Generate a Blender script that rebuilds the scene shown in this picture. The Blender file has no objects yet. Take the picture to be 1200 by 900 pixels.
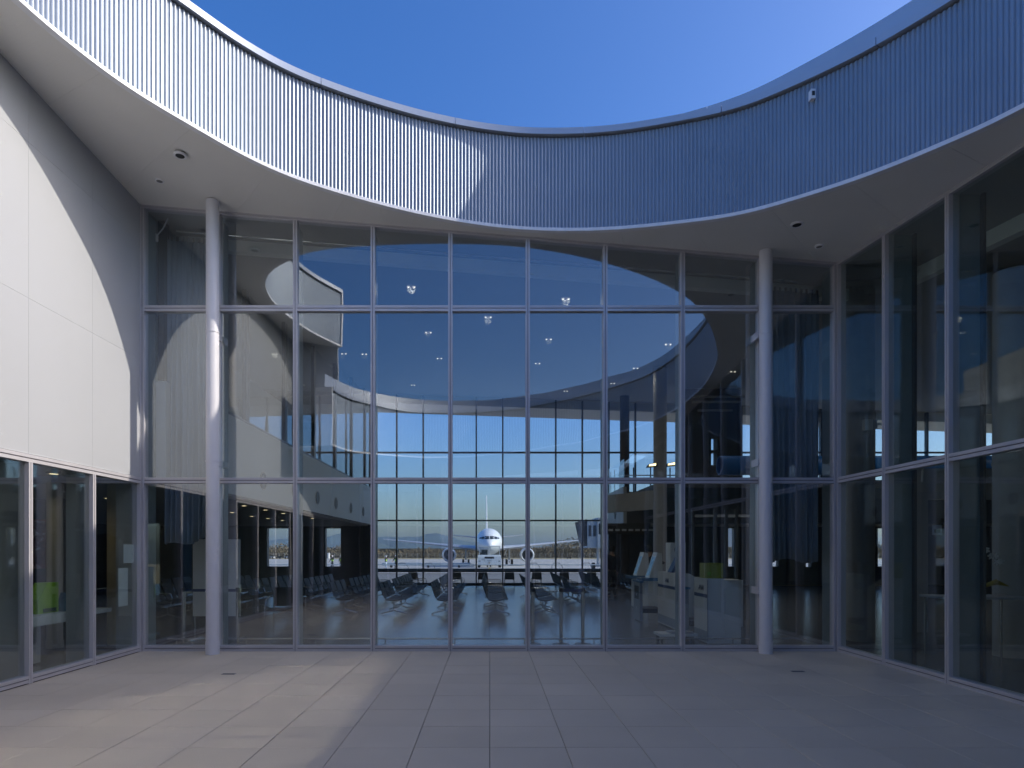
import bpy, bmesh, math, random
from mathutils import Vector, Matrix
R = math.radians
rnd = random.Random(7)
sc = bpy.context.scene
C = sc.collection

# ------------------------------------------------------------------ camera, world, sun
cam_d = bpy.data.cameras.new('camera'); cam = bpy.data.objects.new('camera', cam_d); C.objects.link(cam)
cam.location = (0, 0, 1.6); cam.rotation_euler = (R(90), 0, 0)
cam_d.sensor_width = 36; cam_d.lens = 745 / 1200 * 36
cam_d.shift_x = 26 / 1200; cam_d.shift_y = 195 / 1200
cam_d.clip_start = 0.1; cam_d.clip_end = 20000
sc.camera = cam
SUN = Vector((1, -0.074, 0.617)).normalized()
w = bpy.data.worlds.new('World'); sc.world = w; w.use_nodes = True
nt = w.node_tree; bg = nt.nodes['Background']
sky = nt.nodes.new('ShaderNodeTexSky'); sky.sky_type = 'NISHITA'; sky.sun_disc = False
sky.sun_elevation = math.asin(SUN.z); sky.sun_rotation = math.atan2(SUN.x, SUN.y)
sky.altitude = 0; sky.air_density = 1.0; sky.dust_density = 2.8; sky.ozone_density = 6.0
hs = nt.nodes.new('ShaderNodeHueSaturation'); hs.inputs['Saturation'].default_value = 1.26; hs.inputs['Hue'].default_value = 0.511     # polarised deep blue of the whole sky
nt.links.new(sky.outputs[0], hs.inputs['Color']); nt.links.new(hs.outputs[0], bg.inputs[0]); bg.inputs[1].default_value = 0.15
sd = bpy.data.lights.new('sun', 'SUN'); sd.energy = 2.0; sd.angle = R(0.5); sd.color = (1, 0.98, 0.95)
so = bpy.data.objects.new('sun', sd); C.objects.link(so); so.location = (60, -4, 40)
so.rotation_euler = SUN.to_track_quat('Z', 'Y').to_euler()
sc.view_settings.view_transform = 'Standard'; sc.view_settings.look = 'None'
sc.view_settings.use_white_balance = True; sc.view_settings.white_balance_temperature = 7300
sc.view_settings.exposure = 0.84; sc.view_settings.gamma = 1
cy = sc.cycles
cy.use_denoising = True
try: cy.denoiser = 'OPENIMAGEDENOISE'
except Exception: pass
cy.max_bounces = 10; cy.diffuse_bounces = 7; cy.glossy_bounces = 5; cy.transparent_max_bounces = 24
cy.transmission_bounces = 6; cy.caustics_reflective = True; cy.caustics_refractive = False
cy.blur_glossy = 0.0; cy.sample_clamp_indirect = 0
# the pale patch on the paving is sunlight thrown back by the low glazing: guiding finds that path
cy.use_guiding = True; cy.use_surface_guiding = True; cy.guiding_training_samples = 96; cy.surface_guiding_probability = .7
cy.use_adaptive_sampling = False

# ------------------------------------------------------------------ materials
def mat(name, col, rough=0.6, metal=0.0, noise=0.06, scale=6.0, bump=0.0, bscale=40.0, spec=0.5, stretch=None, emit=None, coat=0.0, pos=False, vary=0.0):
    m = bpy.data.materials.new(name); m.use_nodes = True
    n = m.node_tree; b = n.nodes['Principled BSDF']; L = n.links
    b.inputs['Roughness'].default_value = rough; b.inputs['Metallic'].default_value = metal
    b.inputs['Specular IOR Level'].default_value = spec
    b.inputs['Coat Weight'].default_value = coat
    tc = n.nodes.new('ShaderNodeTexCoord'); mp = n.nodes.new('ShaderNodeMapping')
    if pos: L.new(n.nodes.new('ShaderNodeNewGeometry').outputs['Position'], mp.inputs[0])
    else: L.new(tc.outputs['Object'], mp.inputs[0])
    if stretch: mp.inputs['Scale'].default_value = stretch
    t = n.nodes.new('ShaderNodeTexNoise'); t.inputs['Scale'].default_value = scale; t.inputs['Detail'].default_value = 5
    L.new(mp.outputs[0], t.inputs[0])
    r = n.nodes.new('ShaderNodeValToRGB')
    r.color_ramp.elements[0].position = 0.3; r.color_ramp.elements[1].position = 0.7
    r.color_ramp.elements[0].color = [max(0, c * (1 - noise)) for c in col] + [1]
    r.color_ramp.elements[1].color = [min(1, c * (1 + noise)) for c in col] + [1]
    L.new(t.outputs[0], r.inputs[0])
    if vary:
        oi = n.nodes.new('ShaderNodeObjectInfo'); mr = n.nodes.new('ShaderNodeMapRange'); hv = n.nodes.new('ShaderNodeHueSaturation')
        mr.inputs['To Min'].default_value = 1 - vary; mr.inputs['To Max'].default_value = 1 + vary
        L.new(oi.outputs['Random'], mr.inputs[0]); L.new(mr.outputs[0], hv.inputs['Value']); L.new(r.outputs[0], hv.inputs['Color']); L.new(hv.outputs[0], b.inputs['Base Color'])
    else: L.new(r.outputs[0], b.inputs['Base Color'])
    if bump:
        t2 = n.nodes.new('ShaderNodeTexNoise'); t2.inputs['Scale'].default_value = bscale; t2.inputs['Detail'].default_value = 4
        L.new(mp.outputs[0], t2.inputs[0])
        bp = n.nodes.new('ShaderNodeBump'); bp.inputs['Strength'].default_value = bump; bp.inputs['Distance'].default_value = 0.02
        L.new(t2.outputs[0], bp.inputs['Height']); L.new(bp.outputs[0], b.inputs['Normal'])
    if emit:
        b.inputs['Emission Color'].default_value = list(emit[:3]) + [1]; b.inputs['Emission Strength'].default_value = emit[3]
    return m

def glass(name, tint, ior, rough=0.0):
    m = bpy.data.materials.new(name); m.use_nodes = True; n = m.node_tree; L = n.links
    for x in list(n.nodes): n.nodes.remove(x)
    o = n.nodes.new('ShaderNodeOutputMaterial'); mx = n.nodes.new('ShaderNodeMixShader')
    tr = n.nodes.new('ShaderNodeBsdfTransparent'); gl = n.nodes.new('ShaderNodeBsdfGlossy'); fr = n.nodes.new('ShaderNodeFresnel')
    tr.inputs[0].default_value = list(tint) + [1]; gl.inputs['Roughness'].default_value = rough
    gl.inputs['Color'].default_value = (0.97, 0.99, 1.0, 1)
    fr.inputs['IOR'].default_value = ior
    wn = n.nodes.new('ShaderNodeTexNoise'); wn.inputs['Scale'].default_value = 1.1; wn.inputs['Detail'].default_value = 1
    wg = n.nodes.new('ShaderNodeNewGeometry'); L.new(wg.outputs['Position'], wn.inputs[0])
    wb = n.nodes.new('ShaderNodeBump'); wb.inputs['Strength'].default_value = 1; wb.inputs['Distance'].default_value = .0016     # roller wave of real panes
    L.new(wn.outputs[0], wb.inputs['Height']); L.new(wb.outputs[0], gl.inputs['Normal'])
    g = n.nodes.new('ShaderNodeNewGeometry'); iv = n.nodes.new('ShaderNodeVectorMath'); iv.operation = 'SCALE'
    # the fresnel node inverts its ior on back faces: feed it a constant front-facing ratio
    mt = n.nodes.new('ShaderNodeMath'); mt.operation = 'MULTIPLY_ADD'
    mt.inputs[1].default_value = 1.0 / ior - ior; mt.inputs[2].default_value = ior
    L.new(g.outputs['Backfacing'], mt.inputs[0]); L.new(mt.outputs[0], fr.inputs['IOR'])
    n.nodes.remove(iv)
    L.new(fr.outputs[0], mx.inputs[0]); L.new(tr.outputs[0], mx.inputs[1]); L.new(gl.outputs[0], mx.inputs[2])
    L.new(mx.outputs[0], o.inputs[0])
    return m

M = {}
M['wall'] = mat('white_wall_panel', (0.43, 0.443, 0.465), 0.5, noise=0.02, scale=.7, bump=0.02, bscale=60, pos=True, vary=.012)
M['soffit'] = mat('soffit_paint', (0.76, 0.74, 0.70), 0.6, noise=0.015, scale=2)
M['seam'] = mat('dark_seam', (0.22, 0.22, 0.22), 0.7)
M['alu'] = mat('anodised_aluminium', (0.58, 0.56, 0.58), 0.38, 0.2, noise=0.04, scale=3, stretch=(1, 1, .3))
M['aludark'] = mat('frame_groove', (0.20, 0.19, 0.21), 0.5, 0.3)
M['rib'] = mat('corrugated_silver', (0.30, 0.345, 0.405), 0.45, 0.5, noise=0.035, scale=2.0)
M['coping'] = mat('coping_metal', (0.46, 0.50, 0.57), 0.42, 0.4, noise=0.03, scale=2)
M['edge'] = mat('white_edge_trim', (0.80, 0.80, 0.82), 0.4)
M['column'] = mat('column_paint', (0.72, 0.71, 0.74), 0.35, noise=0.02)
M['tile'] = mat('paving_tile', (0.60, 0.505, 0.39), 0.7, noise=0.06, scale=.8, bump=0.15, bscale=90, pos=True, vary=.035)
M['tile_b'] = mat('paving_tile_pale', (0.61, 0.515, 0.40), 0.7, noise=0.06, scale=.8, bump=0.15, bscale=90, pos=True, vary=.035)
M['grout'] = mat('paving_joint', (0.10, 0.09, 0.085), 0.9)
M['glass'] = glass('clear_glass', (0.93, 0.96, 0.965), 2.22)
M['glass_r'] = glass('tinted_glass', (0.84, 0.89, 0.88), 1.6)
M['glass_low'] = glass('low_wall_glass', (0.86, 0.90, 0.885), 2.1, 0.035)
M['glass_far'] = glass('far_glass', (0.94, 0.975, 1.0), 1.40)
M['dark'] = mat('dark_interior', (0.06, 0.062, 0.065), 0.7)
M['darkwall'] = mat('charcoal_wall', (0.11, 0.12, 0.13), 0.75, noise=0.15, scale=2)
M['brown'] = mat('brown_wall', (0.07, 0.062, 0.058), 0.7, noise=0.15, scale=3)
M['frame_dark'] = mat('dark_frame', (0.075, 0.085, 0.095), 0.4, 0.3)
M['ceil'] = mat('ceiling_paint', (0.34, 0.35, 0.35), 0.7, noise=0.02)
M['fin'] = mat('green_grey_fin', (0.24, 0.29, 0.29), 0.4)
M['ceil_light'] = mat('pelmet_paint', (0.72, 0.76, 0.72), 0.6, noise=0.02)
M['floor_in'] = mat('hall_floor_tile', (0.14, 0.15, 0.165), 0.22, noise=0.10, scale=1.2, stretch=(1, 5, 1), bump=0.02, bscale=20)
M['mezz'] = mat('mezzanine_wall', (0.62, 0.67, 0.68), 0.5, noise=0.02)
M['beige'] = mat('beige_column', (0.48, 0.42, 0.30), 0.6)
M['greycol'] = mat('grey_column', (0.45, 0.44, 0.41), 0.6)
M['fabric'] = mat('curtain_cloth', (0.33, 0.40, 0.47), 0.85, noise=0.12, scale=5, stretch=(4, 1, .2))
M['steel'] = mat('polished_steel', (0.72, 0.72, 0.68), 0.22, 0.9)
M['seatblack'] = mat('black_seat', (0.016, 0.019, 0.024), 0.55, spec=0.2)
M['seatmetal'] = mat('seat_metal', (0.55, 0.58, 0.62), 0.25, 0.85)
M['blue'] = mat('blue_cylinder_paint', (0.005, 0.17, 0.58), 0.45)
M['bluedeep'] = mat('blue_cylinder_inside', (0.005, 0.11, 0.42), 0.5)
M['navy'] = mat('navy_stripe', (0.02, 0.045, 0.14), 0.5)
M['kiosk'] = mat('kiosk_white', (0.78, 0.79, 0.74), 0.4, noise=0.02)
M['kioskgrey'] = mat('kiosk_grey', (0.30, 0.34, 0.38), 0.4)
M['screen'] = mat('screen_blue', (0.10, 0.25, 0.42), 0.2)
M['black'] = mat('matt_black', (0.02, 0.02, 0.022), 0.5)
M['lime'] = mat('lime_plastic', (0.26, 0.52, 0.02), 0.4)
M['yellow'] = mat('yellow_green_box', (0.34, 0.37, 0.03), 0.5)
M['paper'] = mat('white_paper', (0.72, 0.77, 0.80), 0.8)
M['white'] = mat('white_paint', (0.80, 0.80, 0.80), 0.35)
M['plane'] = mat('aircraft_white', (0.80, 0.81, 0.82), 0.3, noise=0.02, scale=.3, coat=.3)
M['wing'] = mat('wing_grey', (0.48, 0.50, 0.53), 0.35, 0.2)
M['nacelle'] = mat('nacelle_metal', (0.62, 0.64, 0.66), 0.3, 0.3)
M['tyre'] = mat('tyre_rubber', (0.025, 0.025, 0.027), 0.8)
M['cockpit'] = mat('cockpit_glass', (0.02, 0.025, 0.03), 0.1)
M['tractor'] = mat('tractor_paint', (0.66, 0.70, 0.70), 0.4, noise=0.05)
M['bridge'] = mat('jet_bridge_panel', (0.36, 0.42, 0.46), 0.5, noise=0.05)
M['canvas'] = mat('jet_bridge_hood', (0.05, 0.055, 0.06), 0.8)
M['apron'] = mat('apron_concrete', (0.40, 0.385, 0.365), 0.85, noise=0.06, scale=.06)
M['road'] = mat('service_road', (0.17, 0.17, 0.17), 0.85, noise=0.08, scale=.5)
M['drygrass'] = mat('dry_grass', (0.34, 0.27, 0.14), 0.95, noise=0.25, scale=.4, bump=.3, bscale=4)
M['trees'] = mat('winter_wood', (0.20, 0.155, 0.10), 0.95, noise=0.3, scale=.35)
M['trees2'] = mat('winter_wood_dark', (0.15, 0.125, 0.08), 0.95, noise=0.3, scale=.4)
M['hill'] = mat('mountain_forest', (0.05, 0.075, 0.07), 0.95, noise=0.3, scale=.004)
M['skin'] = mat('skin', (0.42, 0.26, 0.18), 0.6)
M['coat'] = mat('dark_coat', (0.018, 0.02, 0.03), 0.8)
M['trouser'] = mat('dark_trousers', (0.02, 0.022, 0.03), 0.8)
M['paletrouser'] = mat('pale_trousers', (0.42, 0.50, 0.60), 0.8)
M['hiviz'] = mat('hiviz_vest', (0.42, 0.72, 0.06), 0.7)
M['helmet'] = mat('helmet_white', (0.8, 0.8, 0.8), 0.35)
M['hair'] = mat('dark_hair', (0.012, 0.01, 0.01), 0.7)
M['lampon'] = mat('lit_downlight', (0.8, 0.8, 0.75), 0.4, emit=(1, 0.97, 0.88, 0.7))
M['lampwarm'] = mat('lit_warm_downlight', (0.8, 0.7, 0.5), 0.4, emit=(1, 0.86, 0.58, 0.8))
M['lampflood'] = mat('lit_floodlight', (0.8, 0.7, 0.5), 0.4, emit=(1, 0.80, 0.45, 2.2))
M['red'] = mat('red_petal', (0.62, 0.03, 0.04), 0.5)
M['orchid'] = mat('white_petal', (0.85, 0.87, 0.84), 0.6)
M['leaf'] = mat('dark_leaf', (0.035, 0.09, 0.03), 0.5)
M['gold'] = mat('yellow_leaf', (0.40, 0.30, 0.03), 0.5)
M['lineyellow'] = mat('yellow_line', (0.55, 0.40, 0.05), 0.8)

def poster_mat(name, a, b_, c, scale):
    m = mat(name, a, 0.5); n = m.node_tree; L = n.links; b = n.nodes['Principled BSDF']
    tc = n.nodes.new('ShaderNodeTexCoord'); v = n.nodes.new('ShaderNodeTexNoise'); v.inputs['Scale'].default_value = scale
    v.inputs['Distortion'].default_value = 1.5; v.inputs['Detail'].default_value = 3
    L.new(tc.outputs['Object'], v.inputs[0])
    r = n.nodes.new('ShaderNodeValToRGB'); r.color_ramp.elements[0].color = list(a) + [1]; r.color_ramp.elements[0].position = .42
    r.color_ramp.elements[1].color = list(b_) + [1]; r.color_ramp.elements[1].position = .66
    e = r.color_ramp.elements.new(.54); e.color = list(c) + [1]
    L.new(v.outputs[0], r.inputs[0]); L.new(r.outputs[0], b.inputs['Base Color'])
    return m
M['poster_red'] = poster_mat('red_poster_print', (.16, .012, .03), (.55, .42, .42), (.30, .05, .07), 5)
M['poster_blue'] = poster_mat('blue_poster_print', (.02, .10, .22), (.40, .48, .50), (.05, .20, .35), 3)

# ------------------------------------------------------------------ helpers
class MB:
    def __init__(s): s.v = []; s.f = []
    def quad(s, *p): n = len(s.v); s.v += [tuple(q) for q in p]; s.f.append(tuple(range(n, n + len(p)))); return s
    def box(s, x0, x1, y0, y1, z0, z1):
        n = len(s.v)
        s.v += [(x0, y0, z0), (x1, y0, z0), (x1, y1, z0), (x0, y1, z0), (x0, y0, z1), (x1, y0, z1), (x1, y1, z1), (x0, y1, z1)]
        s.f += [(n, n + 3, n + 2, n + 1), (n + 4, n + 5, n + 6, n + 7), (n, n + 1, n + 5, n + 4), (n + 1, n + 2, n + 6, n + 5), (n + 2, n + 3, n + 7, n + 6), (n + 3, n, n + 4, n + 7)]
        return s
    def hexa(s, p):      # 8 corners, bottom 4 then top 4
        n = len(s.v); s.v += [tuple(q) for q in p]
        s.f += [(n, n + 3, n + 2, n + 1), (n + 4, n + 5, n + 6, n + 7), (n, n + 1, n + 5, n + 4), (n + 1, n + 2, n + 6, n + 5), (n + 2, n + 3, n + 7, n + 6), (n + 3, n, n + 4, n + 7)]
        return s
    def rings(s, rs, cap=True):
        n = len(s.v); k = len(rs[0])
        for r in rs: s.v += [tuple(q) for q in r]
        for i in range(len(rs) - 1):
            for j in range(k):
                a = n + i * k + j; b = n + i * k + (j + 1) % k
                s.f.append((a, b, b + k, a + k))
        if cap:
            s.f.append(tuple(n + j for j in reversed(range(k)))); s.f.append(tuple(n + (len(rs) - 1) * k + j for j in range(k)))
        return s
    def tube(s, p0, p1, r0, r1=None, n=12, cap=True):
        return s.path([p0, p1], [r0, r0 if r1 is None else r1], n, cap)
    def path(s, pts, rad, n=10, cap=True):
        pts = [Vector(p) for p in pts]
        if not isinstance(rad, (list, tuple)): rad = [rad] * len(pts)
        rs = []
        for i, p in enumerate(pts):
            d = (pts[min(i + 1, len(pts) - 1)] - pts[max(i - 1, 0)]).normalized()
            up = Vector((0, 0, 1)) if abs(d.z) < .9 else Vector((1, 0, 0))
            a = d.cross(up).normalized(); b = a.cross(d)
            rs.append([p + rad[i] * (math.cos(t) * a + math.sin(t) * b) for t in [2 * math.pi * j / n for j in range(n)]])
        return s.rings([[q for q in reversed(r)] for r in rs], cap)
    def prism(s, poly, axis, a0, a1):   # poly 2D, extruded along axis 'x','y','z'
        def P(u, v, a): return {'x': (a, u, v), 'y': (u, a, v), 'z': (u, v, a)}[axis]
        n = len(s.v); k = len(poly)
        s.v += [P(u, v, a0) for u, v in poly] + [P(u, v, a1) for u, v in poly]
        s.f.append(tuple(n + j for j in range(k))); s.f.append(tuple(n + k + j for j in reversed(range(k))))
        for j in range(k): s.f.append((n + j, n + k + j, n + k + (j + 1) % k, n + (j + 1) % k))
        return s
    def build(s, name, m, parent=None, smooth=False, world=True, fix=True):
        off = Vector((0, 0, 0))
        if parent is not None and world:
            q = parent
            while q is not None: off = off + q.location; q = q.parent
        me = bpy.data.meshes.new(name); me.from_pydata([tuple(Vector(v) - off) for v in s.v], [], s.f)
        if fix:
            bm = bmesh.new(); bm.from_mesh(me); bmesh.ops.recalc_face_normals(bm, faces=bm.faces); bm.to_mesh(me); bm.free()
        me.materials.append(M[m] if isinstance(m, str) else m)
        if smooth:
            me.polygons.foreach_set('use_smooth', [True] * len(me.polygons))
            try: me.set_sharp_from_angle(angle=R(40))
            except Exception: pass
        o = bpy.data.objects.new(name, me); C.objects.link(o)
        if parent is not None: o.parent = parent
        return o

def thing(name, label, cat, loc=(0, 0, 0), group=None, rz=0):
    o = bpy.data.objects.new(name, None); o.empty_display_size = .2; C.objects.link(o)
    o.location = loc; o.rotation_euler = (0, 0, rz); o['label'] = label; o['category'] = cat
    if group: o['group'] = group
    return o
def tag(o, label, cat, group=None):
    o['label'] = label; o['category'] = cat
    if group: o['group'] = group
    return o
def lamp(t, X, Y, Z, power, col=(1, .97, .94), ang=150):
    ld = bpy.data.lights.new('lamp', 'SPOT'); ld.energy = power; ld.spot_size = R(ang); ld.spot_blend = .6; ld.shadow_soft_size = .08; ld.color = col
    lo = bpy.data.objects.new('lamp', ld); C.objects.link(lo); lo.parent = t; lo.location = Vector((X, Y, Z)) - t.location
def struct(o): o['kind'] = 'structure'; return o
def inst(src, name, loc, parent=None, label=None, scale=None, rot=None):
    c = src.copy(); c.name = name; c.location = loc; c.parent = parent; C.objects.link(c)
    if scale: c.scale = scale
    if rot: c.rotation_euler = rot
    if label: c['label'] = label
    return c
def kids(o): return [c for c in bpy.data.objects if c.parent == o]
def copy_tree(o, parent=None):
    c = o.copy(); C.objects.link(c); c.parent = parent
    for ch in KID.get(o.name, []) or kids(o): copy_tree(ch, c)
    return c
KID = {}
ORD = ['first', 'second', 'third', 'fourth', 'fifth', 'sixth', 'seventh', 'eighth', 'ninth']

F, CX, HY = 745., 574., 645.
YF = 10.1; XL = -5.545; XR = 5.52; BAY = 1.2294
def at(x, y, Y): return ((x - CX) / F * Y, Y, 1.6 + (HY - y) / F * Y)
def zL(Y): return 7.08 + (YF - Y) * .052
def zR(Y): return 6.17 - (YF - Y) * .102
def soff(X, Y):
    u = (X - XL) / (XR - XL); return zL(Y) * (1 - u) + zR(Y) * u

# ------------------------------------------------------------------ outside ground
def strip(name, m, rows, x0=-3000, x1=3000, nx=1):
    b = MB()
    for (y0, z0), (y1, z1) in zip(rows, rows[1:]): b.quad((x0, y0, z0), (x1, y0, z0), (x1, y1, z1), (x0, y1, z1))
    return struct(b.build(name, m))
strip('ground', 'drygrass', [(-60, -.30), (29.9, -.30), (120, -1.62), (9000, -1.62)], -6000, 6000)
strip('service_road', 'road', [(33.5, -.05 - .016 * 3.5), (52, -.33)], -300, 300)
strip('apron', 'apron', [(53.5, -.33), (120, -1.50), (228, -1.50)], -500, 500)
b = MB()
for (x, y0, y1) in [(0.0, 62, 100), (-34, 62, 150), (34, 62, 150)]:
    def az(y): return -.33 - (y - 53.5) * .0176 + .008 if y < 120 else -1.492
    b.quad((x - .12, y0, az(y0)), (x + .12, y0, az(y0)), (x + .12, min(y1, 119), az(min(y1, 119))), (x - .12, min(y1, 119), az(min(y1, 119))))
struct(b.build('apron_marking', 'lineyellow'))

# ------------------------------------------------------------------ courtyard floor
gx0, gx1, gy0, gy1 = XL, XR, -7.0, YF
struct(MB().box(-6.3, 6.3, -8, YF + .15, -.29, -.012).build('courtyard_base', 'grout'))
floor_root = thing('courtyard_floor', 'warm grey square paving tiles covering the open courtyard', 'floor', (0, 0, 0)); 
floor_root['kind'] = 'structure'; del floor_root['category']; del floor_root['label']
T = .6147; g = .0022
tl = {}
for k, mm in enumerate(('tile', 'tile_b')):
    tb = MB(); h = T / 2 - g; c = .003
    tb.rings([[(-h, -h, -.02), (h, -h, -.02), (h, h, -.02), (-h, h, -.02)], [(-h, -h, -c), (h, -h, -c), (h, h, -c), (-h, h, -c)],
              [(-h + c, -h + c, 0), (h - c, -h + c, 0), (h - c, h - c, 0), (-h + c, h - c, 0)]])
    tl[k] = tb.build('tile', mm, floor_root)
first = {0: True, 1: True}
far = MB()
ix0 = math.floor(XL / T); ix1 = math.ceil(XR / T)
for i in range(ix0, ix1):
    for j in range(-12, 17):
        x0 = i * T; y0 = YF - (j + 12 + 1) * T if False else YF - .02 - (16 - j) * T
        xc, yc = x0 + T / 2, y0 - T / 2 + T
        lo, hi = max(x0, XL + .02), min(x0 + T, XR - .02)
        if hi - lo < .05: continue
        if yc > 4.2:
            k = 0 if rnd.random() < .55 else 1
            dz = rnd.uniform(-.0012, .0012)
            sx = (hi - lo) / T; xm = (lo + hi) / 2
            if first[k]:
                o = tl[k]; first[k] = False; o.location = (xm, yc, dz)
            else: o = inst(tl[k], 'tile', (xm, yc, dz), floor_root)
            o.scale = (sx, 1, 1); o.rotation_euler = (rnd.uniform(-.0008, .0008), rnd.uniform(-.0008, .0008), 0)
        else:
            far.box(lo + g, hi - g, yc - T / 2 + g, yc + T / 2 - g, -.02, rnd.uniform(-.001, .001))
fo = far.build('tile_field', 'tile', floor_root); fo['kind'] = 'stuff'
for (px, py), lb in zip([(268, 790), (935, 787)], ['small dark slot drain in the paving near the left round column', 'small dark slot drain in the paving near the right round column']):
    Y = 1.6 * F / (py - HY); X = (px - CX) / F * Y
    d = thing('floor_drain', lb, 'drain', (X, Y, 0), group='slot drains in the paving')
    MB().box(X - .085, X + .085, Y - .035, Y + .035, -.006, .004).build('frame', 'aludark', d)
    s_ = MB()
    for q in range(6): s_.box(X - .07 + q * .025, X - .058 + q * .025, Y - .024, Y + .024, .0045, .0065)
    s_.build('grate', 'black', d)

# ------------------------------------------------------------------ glazing helpers
def pane_obj(root, m, corners, nrm, t=.012):
    """corners: 4 world points (bl, br, tr, tl)"""
    n = Vector(nrm) * t / 2
    c = [Vector(p) for p in corners]
    b = MB().hexa([c[0] - n, c[1] - n, c[1] + n, c[0] + n, c[3] - n, c[2] - n, c[2] + n, c[3] + n])
    return b.build('pane', m, root)
def vmull(root, p, wdir, ddir, z0, z1, w=.066, d=.10, name='mullion', top2=None):
    """vertical mullion: p=(x,y) face centre, wdir width unit, ddir depth (inwards) unit"""
    P = Vector((p[0], p[1], 0)); W = Vector(wdir); D = Vector(ddir); b = MB()
    def bx(u0, u1, d0, d1):
        q = [P + W * u0 + D * d0, P + W * u1 + D * d0, P + W * u1 + D * d1, P + W * u0 + D * d1]
        b.hexa([(v.x, v.y, z0) for v in q] + [(v.x, v.y, z1) for v in q])
    h = w / 2
    bx(-h, -.006, -.030, d); bx(.006, h, -.030, d)
    o = b.build(name, 'alu', root)
    b = MB(); 
    def bx2(u0, u1, d0, d1):
        q = [P + W * u0 + D * d0, P + W * u1 + D * d0, P + W * u1 + D * d1, P + W * u0 + D * d1]
        b.hexa([(v.x, v.y, z0) for v in q] + [(v.x, v.y, z1) for v in q])
    bx2(-.0055, .0055, -.022, d - .004)
    b.build('groove', 'aludark', o)
    return o
def hbar(root, p0, p1, z0a, z0b, h, nin, name='transom', d=.095, out=.027):
    """horizontal bar from p0 to p1 (xy), bottom z at ends z0a,z0b, height h, nin = inward normal"""
    a = Vector((p0[0], p0[1], 0)); c = Vector((p1[0], p1[1], 0)); N = Vector(nin); o = None
    for (f0, f1, dd, m, nm) in ((0, .44, out, 'alu', name), (.56, 1, out, 'alu', None), (.44, .56, out - .010, 'aludark', 'groove')):
        pass
    b = MB()
    def seg(f0, f1, oo):
        q = [a - N * oo, c - N * oo, c + N * d, a + N * d]; z = [z0a, z0b, z0b, z0a]
        b.hexa([(v.x, v.y, zz + h * f0) for v, zz in zip(q, z)] + [(v.x, v.y, zz + h * f1) for v, zz in zip(q, z)])
    seg(0, .42, out); seg(.58, 1, out)
    o = b.build(name, 'alu', root)
    b = MB(); seg(.425, .575, out - .012); b.build('groove', 'aludark', o)
    return o

# ------------------------------------------------------------------ front glazed wall
fw = thing('glazed_wall', 'tall front glass wall of nine bays between the courtyard and the waiting hall', 'glass wall', (0, YF, 0))
T1, T2 = 2.71, 5.44
xs = [XL + i * (XR - XL) / 9 for i in range(10)]
for i, x in enumerate(xs):
    if 0 < i < 9: vmull(fw, (x, YF), (1, 0, 0), (0, 1, 0), .0, soff(x, YF) - .045)
    elif i == 0: vmull(fw, (x + .034, YF), (1, 0, 0), (0, 1, 0), 0, soff(x, YF) - .045)
    else: vmull(fw, (x - .034, YF), (1, 0, 0), (0, 1, 0), 0, soff(x, YF) - .045)
    # deep fin behind each mullion
    MB().box(x - .012 + (.04 if i == 0 else -.04 if i == 9 else 0), x + .012 + (.04 if i == 0 else -.04 if i == 9 else 0), YF + .105, YF + .36, .0, soff(x, YF + .3) - .06).build('fin', 'fin', fw)
for i in range(9):
    a, c = xs[i] + .034, xs[i + 1] - .034
    if i == 0: a = xs[0] + .068
    if i == 8: c = xs[9] - .068
    hbar(fw, (a, YF), (c, YF), 0, 0, .09, (0, 1, 0), 'sill')
    hbar(fw, (a, YF), (c, YF), T1 - .045, T1 - .045, .09, (0, 1, 0))
    hbar(fw, (a, YF), (c, YF), T2 - .045, T2 - .045, .09, (0, 1, 0))
    za, zc = soff(a, YF), soff(c, YF)
    yp = YF + .03 + rnd.uniform(-.001, .001)
    def P(z0, z1a, z1b):
        tw = rnd.uniform(-.0011, .0011)
        pane_obj(fw, 'glass', [(a, yp - tw, z0), (c, yp + tw, z0), (c, yp + tw, z1b), (a, yp - tw, z1a)], (0, 1, 0))
    P(.09, T1 - .045, T1 - .045); P(T1 + .045, T2 - .045, T2 - .045); P(T2 + .045, za - .045, zc - .045)
hbar(fw, (XL, YF), (XR, YF), soff(XL, YF) - .045, soff(XR, YF) - .045, .05, (0, 1, 0), 'head_frame')

# ------------------------------------------------------------------ right glazed wall
rw = thing('glazed_wall', 'right side glass wall in shade running from the corner towards the viewer', 'glass wall', (XR, 0, 0))
ys = [YF - i * BAY for i in range(0, 11)]
for i, y in enumerate(ys):
    zt = zR(y) - .05
    vmull(rw, (XR, y - (.034 if i == 0 else 0)), (0, 1, 0), (1, 0, 0), 0, zt)
    if i:
        MB().box(XR + .105, XR + .36, y - .012, y + .012, 0, zt).build('fin', 'fin', rw)
        MB().box(XR + .365, XR + .40, y - .06, y + .06, 0, zt).build('fin_flange', 'frame_dark', rw)
    if i:
        a, c = ys[i - 1] - (.068 if i == 1 else .034), y + .034
        hbar(rw, (XR, c), (XR, a), 0, 0, .09, (1, 0, 0), 'sill')
        hbar(rw, (XR, c), (XR, a), T1 - .045, T1 - .045, .09, (1, 0, 0))
        xp = XR + .03
        for z0, za, zc in ((.09, T1 - .045, T1 - .045), (T1 + .045, zR(a) - .05, zR(c) - .05)):
            tw = rnd.uniform(-.001, .001)
            pane_obj(rw, 'glass_r', [(xp - tw, a, z0), (xp + tw, c, z0), (xp + tw, c, zc), (xp - tw, a, za)], (1, 0, 0))
hbar(rw, (XR, ys[-1]), (XR, YF), zR(ys[-1]) - .05, zR(YF) - .05, .045, (1, 0, 0), 'head_frame')

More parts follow.
